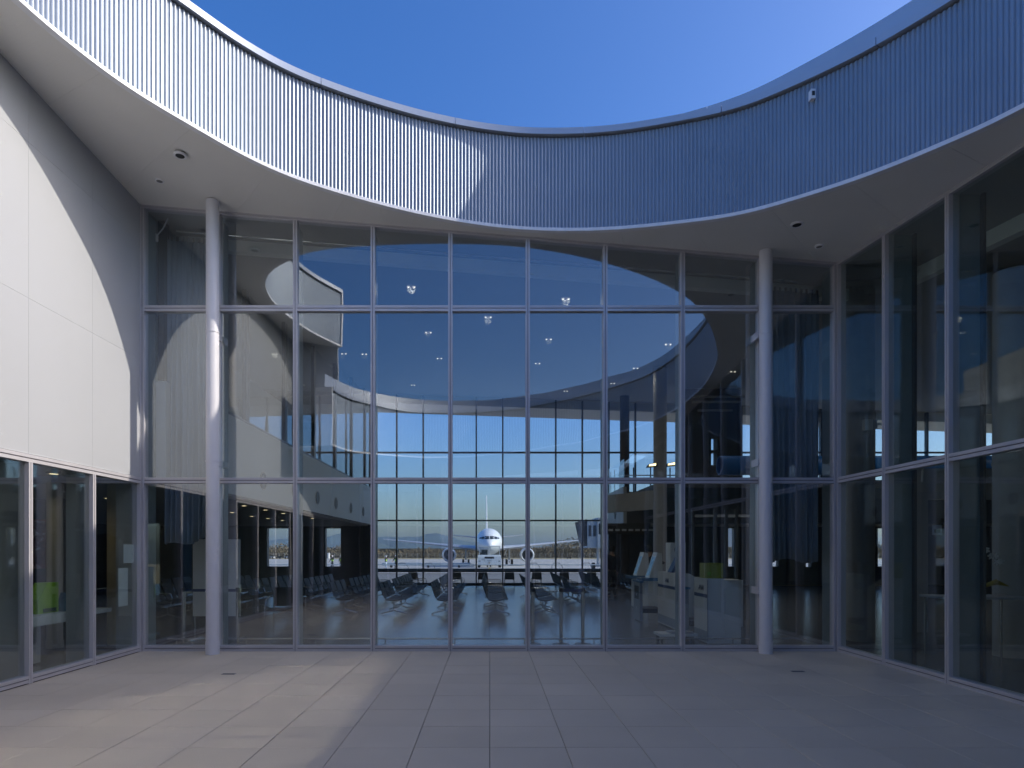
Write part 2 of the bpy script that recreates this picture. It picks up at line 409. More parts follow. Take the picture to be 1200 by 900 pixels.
# ------------------------------------------------------------------ left wall
lw = thing('panelled_wall', 'white panelled left wall half in sunlight above the low shop glazing', 'wall', (XL, 0, 0))
MB().box(XL - .25, XL - .022, -2.0, YF - .02, 2.757, 7.9).build('backing', 'greycol', lw)
for i in range(10):
    a, c = YF - i * BAY, YF - (i + 1) * BAY
    c = max(c, -2.0)
    for z0, z1 in ((2.76, 4.635), (4.635, 6.51), (6.51, 7.85)):
        e = .0012
        MB().box(XL - .02, XL, c + e, a - e, z0 + e, z1 - e).build('wall_panel', 'wall', lw)
lg = thing('low_glazing', 'row of low shop windows under the white wall on the left', 'window', (XL, 0, 0))
for i in range(0, 11):
    y = YF - i * BAY
    vmull(lg, (XL, y - (.034 if i == 0 else 0)), (0, -1, 0), (-1, 0, 0), 0, 2.66)
    MB().box(XL - .36, XL - .105, y - .012 - (.05 if i == 0 else 0), y + .012 - (.05 if i == 0 else 0), 0, 2.66).build('fin', 'greycol', lg)
    if i:
        a, c = YF - (i - 1) * BAY - (.068 if i == 1 else .034), y + .034
        hbar(lg, (XL, a), (XL, c), 0.012, 0.012, .085, (-1, 0, 0), 'sill')
        tw = rnd.uniform(-.0006, .0006)
        pane_obj(lg, 'glass_low', [(XL - .03 + tw, a, .097), (XL - .03 - tw, c, .097), (XL - .03 - tw, c, 2.66), (XL - .03 + tw, a, 2.66)], (-1, 0, 0))
hbar(lg, (XL, YF), (XL, -2.2), 2.66, 2.66, .092, (-1, 0, 0), 'head_frame')
MB().box(XL - .1, XL - .01, -2.2, YF, .0, .011).build('base_strip', 'black', lg)

# ------------------------------------------------------------------ spiral ring
CP = [(-4.1, 2.4, 7.24), (-4.62, 3.5, 7.25), (-4.88, 4.6, 7.24), (-4.92, 5.6, 7.21), (-4.78, 6.43, 7.17), (-4.52, 7.08, 7.11),
      (-4.2, 7.6, 7.05), (-3.76, 8.12, 6.99), (-3.33, 8.58, 6.93), (-2.82, 8.97, 6.87), (-2.17, 9.29, 6.81), (-1.52, 9.53, 6.75),
      (-.84, 9.72, 6.69), (-.05, 9.84, 6.62), (.78, 9.84, 6.55), (1.82, 9.63, 6.45), (2.8, 9.21, 6.34), (3.4, 8.84, 6.25),
      (3.84, 8.42, 6.18), (4.42, 7.61, 6.04), (4.84, 6.76, 5.91), (5.10, 6.05, 5.82), (5.27, 4.6, 5.61), (5.17, 2.8, 5.5),
      (4.85, 1.4, 5.42), (4.35, .45, 5.35), (3.5, -.3, 5.25), (2.15, -.88, 5.05), (.6, -1.05, 4.85), (-1.1, -.8, 4.68),
      (-2.5, -.05, 4.56), (-3.45, 1.0, 4.5), (-3.98, 2.2, 4.42), (-4.2, 3.3, 4.4)]
def catmull(P, n=24):
    out = []
    V = [Vector(p) for p in P]; V = [2 * V[0] - V[1]] + V + [2 * V[-1] - V[-2]]
    for i in range(1, len(V) - 2):
        for k in range(n):
            t = k / n; a, b_, c, d = V[i - 1:i + 3]
            out.append(.5 * ((2 * b_) + (-a + c) * t + (2 * a - 5 * b_ + 4 * c - d) * t * t + (-a + 3 * b_ - 3 * c + d) * t ** 3))
    out.append(V[-2]); return out
for k_, sc_ in enumerate((1.014, 1.016, 1.018, 1.018, 1.018, 1.018, 1.018, 1.016, 1.013, 1.009, 1.005, 1.002)):
    x_, y_, z_ = CP[k_]; CP[k_] = (x_ * sc_, y_ * sc_, 1.6 + (z_ - 1.6) * sc_)
fine = catmull(CP)
# smooth lightly, then resample by arc length
for _ in range(60):
    fine = [fine[0]] + [(fine[i - 1] + 2 * fine[i] + fine[i + 1]) / 4 for i in range(1, len(fine) - 1)] + [fine[-1]]
def resample(pts, step):
    out = [pts[0].copy()]; acc = 0
    for i in range(1, len(pts)):
        a, b_ = pts[i - 1], pts[i]; d = (b_ - a); L = Vector((d.x, d.y)).length
        while acc + L >= step:
            t = (step - acc) / L; a = a + d * t; out.append(a.copy()); d = b_ - a; L = Vector((d.x, d.y)).length; acc = 0
        acc += L
    return out
STEP = .009
RP = resample(fine, STEP)
N_R = len(RP)
def nrm_at(i, P=None):
    P = P or RP
    a, b_ = P[max(0, i - 5)], P[min(len(P) - 1, i + 5)]
    d = Vector((b_.x - a.x, b_.y - a.y)).normalized(); return Vector((-d.y, d.x))   # outward (path runs clockwise seen from above)
n0 = nrm_at(N_R // 3)
ctr = Vector((.3, 4.8)); SG = 1 if (Vector((RP[N_R // 3].x, RP[N_R // 3].y)) - ctr).dot(n0) > 0 else -1
def outw(i, d):
    n = nrm_at(i) * SG; p = RP[i]; return (p.x + n.x * d, p.y + n.y * d)
HC = 1.44
ring = thing('roof_ring', 'spiralling ring of silver corrugated cladding round the open sky above the courtyard', 'roof ring', (0, 5, 6))
b = MB(); prof = (.0, .002, .007, .020, .020, .007)       # rib front, front, valley, valley
for i in range(N_R):
    d = prof[i % 6]; x, y = outw(i, d); z = RP[i].z
    b.v += [(x, y, z + .045), (x, y, z + HC)]
    if i: k = 2 * i; b.f.append((k - 2, k, k + 1, k - 1))
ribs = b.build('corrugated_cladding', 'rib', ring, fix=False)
# backing sheet so the cladding is closed
b = MB(); idx = list(range(0, N_R, 12)) + [N_R - 1]
for q, i in enumerate(idx):
    x, y = outw(i, .045); x2, y2 = outw(i, .12); z = RP[i].z
    b.v += [(x, y, z + .04), (x, y, z + HC + .02), (x2, y2, z + HC + .02), (x2, y2, z + .04)]
    if q:
        k = 4 * q
        for e in range(4): b.f.append((k - 4 + e, k + e, k + (e + 1) % 4, k - 4 + (e + 1) % 4))
b.f += [(0, 1, 2, 3), tuple(4 * (len(idx) - 1) + e for e in (3, 2, 1, 0))]
b.build('backing', 'frame_dark', ring)
def sweep(name, m, i0, i1, prof, step=6, parent=ring):
    """prof: list of (outward offset, z offset) closed"""
    b = MB(); idx = list(range(i0, i1, step)) + [i1]; k = len(prof); rs = []
    for i in idx:
        r = []
        for d, dz in prof:
            if callable(dz): dz = dz(i)
            x, y = outw(i, d); r.append((x, y, RP[i].z + dz))
        rs.append(r)
    b.rings(rs); return b.build(name, m, parent, smooth=False)
sweep('bottom_trim', 'edge', 0, N_R - 1, [(-.014, -.004), (.07, -.004), (.07, .044), (-.014, .044)])
ce = int(2.0 / STEP); i = 0
while i < N_R - 1:
    j = min(i + ce, N_R - 1)
    if N_R - 1 - j < 20: j = N_R - 1
    q = rnd.uniform(-.002, .002)
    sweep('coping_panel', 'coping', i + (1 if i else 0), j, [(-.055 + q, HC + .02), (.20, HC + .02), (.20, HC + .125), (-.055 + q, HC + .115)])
    i = j
# upper parapet on the right and rear: rises out of the coping
def par_h(i):
    x = RP[i].x; s = i * STEP; s0 = SPAR
    t = min(1, max(0, (s - s0) / 6.0)); t = t * t * (3 - 2 * t)
    return HC + .12 + .36 * t
SPAR = next(i for i in range(N_R) if RP[i].x > .1) * STEP
i = int(SPAR / STEP); ce = int(3.1 / STEP)
while i < N_R - 1:
    j = min(i + ce, N_R - 1)
    if N_R - 1 - j < 40: j = N_R - 1
    sweep('parapet_panel', 'coping', i + 1, j, [(.20, HC + .02), (.42, HC + .02), (.42, par_h), (.20, par_h)])
    i = j
# end caps of the high and the low end of the spiral
for i0, zoff in ((0, 0), (N_R - 1, 0)):
    n = nrm_at(i0) * SG; p = RP[i0]
    dd = -1 if i0 == 0 else 1
    tdir = Vector((RP[min(i0 + 5, N_R - 1)].x - RP[max(0, i0 - 5)].x, RP[min(i0 + 5, N_R - 1)].y - RP[max(0, i0 - 5)].y)).normalized() * dd
    q = [Vector((p.x, p.y)) + n * a_ + tdir * c_ for a_, c_ in ((-.03, .0), (.45, .0), (.45, .05), (-.03, .05))]
    MB().hexa([(v.x, v.y, p.z - .003) for v in q] + [(v.x, v.y, p.z + HC + .10) for v in q]).build('end_cap', 'edge', ring)
# small louvre box on the cladding at the right
i = min(range(N_R), key=lambda k: abs((RP[k].x / RP[k].y) - (952 - CX) / F) if RP[k].y > 5 else 9)
x, y = outw(i, -.02); lv = thing('wall_vent', 'small grey louvred vent box on the shaded cladding at the right', 'vent', (x, y, RP[i].z + 1.2))
zz = 1.6 + (HC and (HY - 112) / F * y)
lb_ = MB().box(x - .028, x + .028, y - .04, y + .03, zz - .06, zz + .06).build('housing', 'edge', lv)
MB().box(x - .018, x + .018, y - .044, y - .0405, zz - .025, zz + .03).build('opening', 'black', lv)

# ------------------------------------------------------------------ soffit panels and roof
def outer_pt(i, rect, c=(.3, 4.8)):
    dx, dy = RP[i].x - c[0], RP[i].y - c[1]; ts = []
    x0, x1, y0, y1 = rect
    if dx > 1e-6: ts.append((x1 - c[0]) / dx)
    if dx < -1e-6: ts.append((x0 - c[0]) / dx)
    if dy > 1e-6: ts.append((y1 - c[1]) / dy)
    if dy < -1e-6: ts.append((y0 - c[1]) / dy)
    t = max(1.0, min(ts)); return c[0] + dx * t, c[1] + dy * t
sof = thing('soffit', 'pale painted soffit under the roof ring around the courtyard', 'soffit', (0, 5, 6))
del sof['category']; del sof['label']; sof['kind'] = 'structure'
def zin(i): 
    return RP[i].z
def zout(i, x, y):
    if i * STEP < 3 and y < 4: return soff(x, max(y, 2.4))
    if y < .5 or i > N_R * .78:
        t = min(1, max(0, (3.0 - y) / 2.5)) if x > 0 else 1
        return RP[i].z * t + soff(x, y) * (1 - t)
    return soff(x, y)
gap = .004
pans = list(range(0, N_R - 1, int(1.05 / STEP)));
if N_R - 1 - pans[-1] < 30: pans[-1] = N_R - 1
else: pans.append(N_R - 1)
rect_in = (XL + .002, XR - .002, -7.0, YF - .002)
rect_hi = (XL + .002, XR - .002, 2.4, YF - .002)
for a, c in zip(pans, pans[1:]):
    b = MB(); idx = list(range(a, c, 5)) + [c]; rs = []
    for i in idx:
        rc = rect_hi if i < N_R * .3 else rect_in
        if i < 60: ox, oy = XL + .002, max(2.4, RP[i].y)
        else: ox, oy = outer_pt(i, rc)
        x, y = outw(i, .065); zi = zin(i); zo = zout(i, ox, oy)
        if i == a or i == c:
            # pull seam in slightly
            k = gap / 2 * (1 if i == a else -1) / STEP
            di = 1 if i == a else -1
            tx, ty = RP[min(N_R - 1, max(0, i + di))].x - RP[i].x, RP[min(N_R - 1, max(0, i + di))].y - RP[i].y
            x += tx * .12; y += ty * .12; ox += tx * .2; oy += ty * .2
            ox = min(max(ox, rc[0]), rc[1]); oy = min(oy, rc[3])
        rs.append([(x, y, zi), (ox, oy, zo), (ox, oy, zo + .03), (x, y, zi + .03)])
    b.rings(rs); b.build('soffit_panel', 'soffit', sof)
# the corner where the high spiral end meets the left wall
# roof above everything (dark from below, with a hole for the ring)
roofm = MB(); idx = list(range(0, N_R, 14)) + [N_R - 1]
big = (-16.5, 26, -8.5, 30.2)
def ceil_z(X, Y):
    f = 7.08 - .082 * (min(max(X, -9), 7) + 5.545); far_ = 8.80 - .033 * (X + 4)
    t = min(1, max(0, (Y - YF) / 19.4)); return f * (1 - t) + far_ * t
def roof_z(X, Y, zi):
    if Y > 9: return ceil_z(X, Y) + .75
    if X > XR: return max(5.9, zi + .6)
    return zi + .6
prev = None
for q, i in enumerate(idx):
    x, y = outw(i, .13); z = RP[i].z
    m_x, m_y = outer_pt(i, (XL - .3, XR + .5, -7.2, YF + .3)); ox, oy = outer_pt(i, big)
    if i < 90: m_x, m_y = XL - .3, RP[i].y; ox, oy = big[0], RP[i].y
    n = len(roofm.v)
    roofm.v += [(x, y, z + .9), (m_x, m_y, z + .9), (ox, oy, roof_z(ox, oy, z))]
    if q: roofm.f += [(n - 3, n, n + 1, n - 2), (n - 2, n + 1, n + 2, n - 1)]
rf = struct(roofm.build('roof', 'greycol', None, fix=False))
# backing above soffit seams
b = MB()
for q, i in enumerate(idx):
    rc = rect_hi if i < N_R * .3 else rect_in
    ox, oy = (XL, max(2.4, RP[i].y)) if i < 60 else outer_pt(i, rc)
    x, y = outw(i, .125); n = len(b.v); b.v += [(x, y, zin(i) + .06), (ox, oy, zout(i, ox, oy) + .06)]
    if q: b.f.append((n - 2, n, n + 1, n - 1))
bo = b.build('soffit_backing', 'seam', sof, fix=False)
# clerestory end wall of the high roof at the rear left
struct(MB().box(XL - .3, -4.25, 2.28, 2.38, 5.2, 8.3).build('end_wall', 'wall'))

# soffit fittings
def on_soffit(px, py):
    Y = 9.
    for _ in range(60):
        X = (px - CX) / F * Y; Y = .5 * Y + .5 * (soff(X, Y) - 1.6) * F / (HY - py)
    return X, Y, soff(X, Y)
for px, py, r, lb, nm, cat in ((211, 183.5, .085, 'round recessed speaker in the soffit above the left column, larger fitting', 'ceiling_speaker', 'speaker'),
                      (187, 213, .062, 'small round downlight in the soffit near the left corner of the glass wall', 'downlight', 'ceiling light'),
                      (934, 263, .085, 'round recessed speaker in the shaded soffit above the right column, larger fitting', 'ceiling_speaker', 'speaker'),
                      (960, 288.5, .062, 'small round downlight in the shaded soffit near the right corner', 'downlight', 'ceiling light')):
    X, Y, Z = on_soffit(px, py); Z += .006 if X > 0 else .022; t = thing(nm, lb, cat, (X, Y, Z))
    MB().rings([[(X + rr * math.cos(a), Y + rr * math.sin(a), Z + dz) for a in [2 * math.pi * k / 24 for k in range(24)]] for rr, dz in ((r, 0.005), (r, -.016), (r * .78, -.022), (r * .66, -.012))], False).build('trim_ring', 'edge', t, smooth=True)
    MB().tube((X, Y, Z - .016), (X, Y, Z - .010), r * .68, n=24).build('grille' if 'speaker' in nm else 'lens', 'black' if 'speaker' in nm else 'seam', t)

# ------------------------------------------------------------------ round columns in the courtyard
for X, Y, lb in ((-4.275, 9.80, 'white round steel column at the left, with a sunlit streak halfway up'), (4.285, 9.87, 'white round steel column at the right in front of the glass, wholly in shade')):
    t = thing('round_column', lb, 'column', (X, Y, 0)); zt = soff(X, Y) - .005; r = .096
    MB().path([(X, Y, .001), (X, Y, zt)], r, 40).build('shaft', 'column', t, smooth=True)
    MB().path([(X, Y, .0015), (X, Y, .20)], r + .006, 40).build('base_sleeve', 'column', t, smooth=True)
    for z in (.97, 2.97, 4.96):
        MB().path([(X, Y, z - .010), (X, Y, z + .010)], r + .007, 40).build('band', 'column', t, smooth=True)
        s = -1 if X > 0 else 1
        if X > 0: MB().box(X + s * (r + .016), X + s * (r - .01), Y + .02, Y + .28, z - .05, z + .06).build('bracket', 'alu', t)
        else: MB().box(X - .02, X + .02, Y + r + .008, Y + .28, z - .05, z + .06).build('bracket', 'alu', t)

# ------------------------------------------------------------------ hall shell
struct(MB().box(-16.5, 26, YF + .16, 29.3, -.29, -.02).build('hall_slab', 'grout'))
struct(MB().box(-16.5, XL - .13, -8, YF + .14, -.29, -.004).build('shop_floor', 'floor_in'))
struct(MB().box(XR + .13, 26, -8, YF + .14, -.29, -.004).build('side_hall_floor', 'floor_in'))
hf = thing('hall_floor', 'x', 'floor', (0, 0, 0)); del hf['category']; del hf['label']; hf['kind'] = 'structure'
U = BAY; src = None; restf = MB()
for i in range(-13, 21):
    for j in range(16):
        x0, y0 = i * U, YF + .18 + j * U
        if y0 + U > 29.9: continue
        if -8 <= i < 8:
            if src is None:
                h = U / 2 - .003; src = MB().box(-h, h, -h, h, -.018, 0).build('tile', 'floor_in', hf); src.location = (x0 + U / 2, y0 + U / 2, 0)
            else: inst(src, 'tile', (x0 + U / 2, y0 + U / 2, rnd.uniform(-.0004, .0004)), hf)
        else: restf.box(x0 + .003, x0 + U - .003, y0 + .003, y0 + U - .003, -.018, 0)
ro = restf.build('tile_field', 'floor_in', hf); ro['kind'] = 'stuff'
# ceiling sheet of halls
b = MB()
cxs = [-16.4, -9, -5.5, 0, 5.5, 7, 12, 18, 25.8]; cys = [YF + .1, 13, 16, 19, 22, 25, 29.3]
for i in range(len(cxs) - 1):
    for j in range(len(cys) - 1):
        p = [(cxs[i], cys[j]), (cxs[i + 1], cys[j]), (cxs[i + 1], cys[j + 1]), (cxs[i], cys[j + 1])]
        b.quad(*[(x, y, ceil_z(x, y)) for x, y in p])
hc = struct(b.build('hall_ceiling', 'ceil', fix=False))
# side ceilings
b = MB()
for y0, y1 in ((-8, -2), (-2, 2), (2, 6), (6, YF + .1)):
    b.quad((XR + .02, y0, max(4.9, zR(y0))), (25.8, y0, 6.0), (25.8, y1, 6.0), (XR + .02, y1, max(4.9, zR(y1))))
struct(b.build('side_hall_ceiling', 'ceil', fix=False))
struct(MB().box(-16.4, XL - .26, -8, YF + .1, 2.80, 2.9).build('shop_ceiling', 'ceil'))
# pelmet (light step) across the hall ceiling and along the right
b = MB(); 
for i in range(12):
    x0, x1 = XL + i * 1.0, min(XL + (i + 1) * 1.0, 6.4)
    if x0 >= x1: break
    b.hexa([(x0, 11.25, ceil_z(x0, 11.2) - .20), (x1, 11.25, ceil_z(x1, 11.2) - .20), (x1, 11.4, ceil_z(x1, 11.2) - .20), (x0, 11.4, ceil_z(x0, 11.2) - .20),
            (x0, 11.25, ceil_z(x0, 11.2) - .005), (x1, 11.25, ceil_z(x1, 11.2) - .005), (x1, 11.4, ceil_z(x1, 11.2) - .005), (x0, 11.4, ceil_z(x0, 11.2) - .005)])
tag(b.build('ceiling_pelmet', 'ceil_light'), 'pale step running across the hall ceiling just behind the front glass', 'pelmet')
b = MB()
for y0, y1 in ((2, 6), (6, 10.6)):
    zA, zB = zR(y0) - .03, zR(y1) - .03
    b.hexa([(6.9, y0, zA - .2), (7.05, y0, zA - .2), (7.05, y1, zB - .2), (6.9, y1, zB - .2), (6.9, y0, zA + .02), (7.05, y0, zA + .02), (7.05, y1, zB + .02), (6.9, y1, zB + .02)])
tag(b.build('ceiling_pelmet', 'ceil_light'), 'pale step in the ceiling behind the right side glass wall', 'pelmet')
tr = MB(); tr.path([(-5.3, 10.75, ceil_z(-5.3, 10.7) - .12), (5.2, 10.75, ceil_z(5.2, 10.7) - .12)], .018, 8)
tag(tr.build('curtain_track', 'steel'), 'thin metal curtain track hung under the ceiling behind the front glass', 'curtain track')

# far facade --------------------------------------------------------------
Y1 = 29.5; G = 30.72 / F * Y1 + 0
ff = thing('far_glazing', 'far glass facade of the waiting hall looking out to the airliner', 'glass wall', (0, Y1, 0))
fx = [ (465 - CX) / F * Y1 + k * 1.229 for k in range(-1, 25)]
fx = [x for x in fx if -5.5 < x < 25]
fx = [-5.42] + [x for x in fx if x > -5.2]
zs = [.02, .66, 2.95, 6.10]
for x in fx:
    lo = 0 if x < 5.5 else 3.95
    MB().box(x - .032, x + .032, Y1 - .10, Y1 + .10, lo, ceil_z(x, Y1) - .01).build('mullion', 'frame_dark', ff)
for a, c in zip(fx, fx[1:]):
    low = c < 5.6
    for z in (zs if low else [3.95, 6.10]):
        hh = .07 if z != .66 else .10
        MB().box(a + .033, c - .033, Y1 - .09, Y1 + .07, z, z + hh).build('transom', 'frame_dark', ff)
    zt = min(ceil_z(a, Y1), ceil_z(c, Y1)) - .01
    lv_ = (zs if low else [3.95, 6.10]) + [zt]
    for z0, z1 in zip(lv_, lv_[1:]):
        MB().box(a + .033, c - .033, Y1 + .0, Y1 + .012, z0 + .07 + (.03 if z0 == .66 else 0), z1).build('pane', 'glass_far', ff)
b = MB().hexa([(-6, Y1 + .15, 8.52), (26, Y1 + .15, 7.42), (26, Y1 + 2.6, 7.50), (-6, Y1 + 2.6, 8.58), (-6, Y1 + .15, 9.0), (26, Y1 + .15, 8.0), (26, Y1 + 2.6, 8.0), (-6, Y1 + 2.6, 9.0)])
tag(b.build('canopy', 'soffit'), 'pale roof overhang outside the far glass facade', 'canopy')
# lower side walls with punched windows
def punched(y, x0, x1, z0, z1, holes, mname, root, t=.25):
    cur = x0
    for (a, c, h0, h1) in sorted(holes):
        if a > cur: MB().box(cur, a, y, y + t, z0, z1).build('wall_section', mname, root)
        if h0 > z0: MB().box(a, c, y, y + t, z0, h0).build('wall_section', mname, root)
        if h1 < z1: MB().box(a, c, y, y + t, h1, z1).build('wall_section', mname, root)
        wf = MB(); e = .04
        wf.box(a, a + e, y - .02, y + t, h0, h1).box(c - e, c, y - .02, y + t, h0, h1).box(a + e, c - e, y - .02, y + t, h0, h0 + e).box(a + e, c - e, y - .02, y + t, h1 - e, h1)
        wo = wf.build('window', 'frame_dark', root)
        MB().box(a + e, c - e, y + .10, y + .11, h0 + e, h1 - e).build('pane', 'glass_far', wo)
        cur = c
    if cur < x1: MB().box(cur, x1, y, y + t, z0, z1).build('wall_section', mname, root)
fl = thing('far_wall', 'dark lower far wall left of the airliner with two punched windows', 'wall', (-11, 29.4, 0))
def hx(p): return (p - CX) / F * Y1
punched(29.4, -16.4, -5.48, 0, 2.75, [(hx(313), hx(340), .82, 2.66), (hx(381), hx(401), .82, 2.66)], 'darkwall', fl)
MB().box(-16.4, -5.48, 29.4, 29.65, 2.76, 9.2).build('wall_section', 'darkwall', fl)
fr_ = thing('far_wall', 'dark lower far wall right of the jet bridge with narrow windows', 'wall', (15, 29.4, 0))
punched(29.4, 5.5, 25.8, 0, 3.94, [(hx(849), hx(860), .82, 2.66), (hx(903), hx(912), .82, 2.66), (hx(1026), hx(1051), .82, 2.66), (hx(942), hx(950), .8, 2.6)], 'darkwall', fr_)
struct(MB().box(-16.6, -16.4, -8, 30, 0, 9).build('side_wall', 'darkwall'))
struct(MB().box(25.8, 26.0, -8, 30, 0, 8).build('side_wall', 'darkwall'))
# rear of the courtyard: glazed entrance screen behind the camera
rr = thing('rear_screen', 'glazed entrance screen at the rear of the courtyard, seen only as a faint reflection', 'glass wall', (0, -7, 0))
for k in range(10):
    x = XL + k * (XR - XL) / 9
    MB().box(x - .035, x + .035, -7.1, -7.0, 0, 4.45).build('mullion', 'alu', rr)
    if k < 9:
        MB().box(x + .036, x + (XR - XL) / 9 - .036, -7.06, -7.048, .09, 4.4).build('pane', 'glass_r', rr)
MB().box(XL, XR, -7.099, -7.001, 2.66, 2.75).build('transom', 'alu', rr)
struct(MB().box(XL - .3, XL - .02, -8, -2.25, 0, 4.9).build('rear_side_wall', 'wall'))
struct(MB().box(-16, 26, -12.2, -12, -.2, 6).build('rear_wall', 'greycol'))
struct(MB().box(-16, 26, -12, -7.2, -.29, -.01).build('rear_floor', 'floor_in'))
struct(MB().box(-16, 26, -12, -7.2, 4.6, 4.8).build('rear_ceiling', 'ceil'))
for X, lb in ((-1.6, 'white round column under the low rear roof, left one'), (3.2, 'white round column under the low rear roof, right one')):
    tag(MB().path([(X, -2.2, 0), (X, -2.2, 4.9 if X < 0 else 5.2)], .11, 24).build('round_column', 'column', smooth=True), lb, 'column')

# ------------------------------------------------------------------ left mezzanine
mz = thing('mezzanine', 'pale mezzanine wall along the left of the hall with round vents and dark windows above', 'mezzanine', (-5.42, 20, 2.75))
XM = -5.42
vy = [12.8, 15.2, 17.6, 20.0, 22.4, 24.8, 27.2]
MB().box(XM - .2, XM, 10.62, 29.38, 2.78, 4.43).build('wall', 'mezz', mz)
for y in vy:
    v_ = MB(); v_.path([(XM - .001, y, 3.26), (XM + .012, y, 3.26)], .215, 28); vo = v_.build('vent_ring', 'greycol', mz, smooth=True)
    MB().path([(XM + .0125, y, 3.26), (XM + .016, y, 3.26)], .19, 28).build('vent_opening', 'black', vo)
struct(MB().box(-16.4, XM - .205, 10.62, 29.38, 2.72, 2.95).build('mezzanine_floor', 'ceil'))
wy = [10.7, 14.3, 17.0, 19.8, 22.5, 25.2, 27.9, 29.3]
for a, c in zip(wy, wy[1:]):
    zt = ceil_z(XM, c) - .02
    MB().box(XM - .12, XM - .02, a - .09, a + .09, 4.44, ceil_z(XM, a) - .02).build('post', 'frame_dark', mz)
    MB().box(XM - .08, XM - .068, a + .095, c - .095, 4.50, min(zt, ceil_z(XM, a) - .02)).build('pane', 'glass_r', mz)
    MB().box(XM - .12, XM - .02, a + .095, c - .095, 4.435, 4.495).build('sill', 'frame_dark', mz)
struct(MB().box(-9.2, -9.0, 10.62, 29.38, 2.96, 8).build('mezzanine_back_wall', 'mezz'))
# warm downlights in the low ceiling beneath
k = 0
for (px, py) in ((286, 592), (311, 597), (332, 601), (272, 600), (295, 604.5), (314, 607), (331, 609.5), (366, 607)):
    Y = (2.715 - 1.6) * F / (HY - py); X = (px - CX) / F * Y
    if Y > 29: continue
    t = thing('downlight', 'warm lit downlight under the left mezzanine, %s from the left' % ORD[sorted((286, 311, 332, 272, 295, 314, 331, 366)).index(px)], 'ceiling light', (X, Y, 2.71), group='warm downlights under the mezzanine')
    lamp(t, X, Y, 2.68, 2.0, (1, .88, .7))
    MB().path([(X, Y, 2.715), (X, Y, 2.700)], .11, 16).build('trim_ring', 'edge', t)
    MB().path([(X, Y, 2.699), (X, Y, 2.694)], .05, 16).build('lens', 'lampwarm', t)
for (px, py) in ((15, 548), (63, 555), (69, 571), (170, 572), (127, 579)):
    Y = (2.79 - 1.6) * F / (HY - py); X = (px - CX) / F * Y
    t = thing('downlight', 'warm lit downlight in the shop ceiling behind the left windows, %s from the left' % ORD[sorted((15, 63, 69, 170, 127)).index(px)], 'ceiling light', (X, Y, 2.79), group='warm downlights in the shop ceiling')
    lamp(t, X, Y, 2.68, 2.5, (1, .88, .7))
    zc_ = 2.80 if Y < 10.2 else 2.715
    MB().path([(X, Y, zc_ - .001), (X, Y, zc_ - .015)], .10, 16).build('trim_ring', 'edge', t)
    MB().path([(X, Y, zc_ - .016), (X, Y, zc_ - .02)], .06, 16).build('lens', 'lampwarm', t)
seen_bay = {}
# hall ceiling downlights, sorted from the top of the picture down
for (px, py) in sorted(((482, 335.5), (663, 349.5), (572, 371), (502, 389), (643, 397), (515, 419.5), (630, 425.5), (783, 403), (427, 414.5), (484, 451), (745, 431), (718, 449), (403, 414), (859, 435), (663, 458)), key=lambda p: p[1]):
    Y = 20.
    for _ in range(80):
        X = (px - CX) / F * Y; Y = .5 * Y + .5 * (ceil_z(X, Y) - 1.6) * F / (HY - py)
        Y = min(Y, 29)
    z = ceil_z(X, Y)
    bay = min(8, max(0, int((X / Y * YF - XL) / 1.2294))); seen_bay[bay] = seen_bay.get(bay, 0) + 1
    t = thing('downlight', 'lit hall ceiling downlight behind the %s bay from the left, %s from its top' % (ORD[bay], ORD[seen_bay[bay] - 1]), 'ceiling light', (X, Y, z), group='downlights in the hall ceiling')
    lamp(t, X, Y, z - .06, 15)
    MB().path([(X, Y, z + .02), (X, Y, z - .012)], .10, 18).build('trim_ring', 'edge', t)
    b = MB(); b.path([(X - .06, Y, z - .013), (X - .06, Y, z - .03)], .020, 10); b.path([(X + .06, Y, z - .013), (X + .06, Y, z - .03)], .020, 10)
    b.build('lens', 'lampon', t)

for (X, Y, lb) in ((9.5, 14.5, 'added lit downlight in the side hall ceiling nearest the right glass wall'), (14.0, 14.5, 'added lit downlight in the side hall ceiling farther from the right glass wall'), (11.5, 17.5, 'lit downlight in the ceiling before the blue cylinder'), (10.5, 7.0, 'added lit downlight in the low side hall ceiling at the right'), (17.5, 17.0, 'added lit downlight in the ceiling near the far right side wall')):  # one of these is real; the others are added to brighten the hall
    z = ceil_z(X, Y) if Y > YF else 5.95
    t = thing('downlight', lb, 'ceiling light', (X, Y, z), group='downlights in the right hall, mostly added to brighten it')
    MB().path([(X, Y, z + .05), (X, Y, z - .02)], .13, 18).build('trim_ring', 'edge', t)
    MB().path([(X, Y, z - .021), (X, Y, z - .035)], .06, 12).build('lens', 'lampon', t); lamp(t, X, Y, z - .06, 45)
# ------------------------------------------------------------------ right mezzanine corner, columns, blue cylinder
rm = thing('mezzanine', 'pale mezzanine corner at the right of the hall with glass balustrade above', 'mezzanine', (5.46, 26, 2.7))
MB().box(5.46, 5.6, 26.0, 29.38, 2.7, 4.2).build('side_face', 'mezz', rm)
MB().box(5.601, 25.7, 26.0, 26.15, 2.7, 4.0).build('front_face', 'darkwall', rm)
MB().box(5.601, 25.7, 26.151, 29.38, 2.7, 3.9).build('deck', 'greycol', rm)
v_ = MB().path([(5.459, 27.7, 3.2), (5.447, 27.7, 3.2)], .24, 28).build('vent_opening', 'black', rm, smooth=True)
MB().box(5.50, 5.512, 26.05, 29.3, 4.21, 5.35).build('balustrade_pane', 'glass_far', rm)
MB().box(5.66, 8.6, 26.05, 26.062, 4.01, 5.35).build('balustrade_pane', 'glass_far', rm)
for y in (26.1, 27.2, 28.3, 29.2): MB().box(5.53, 5.57, y - .02, y + .02, 4.205, 5.2).build('post', 'frame_dark', rm)
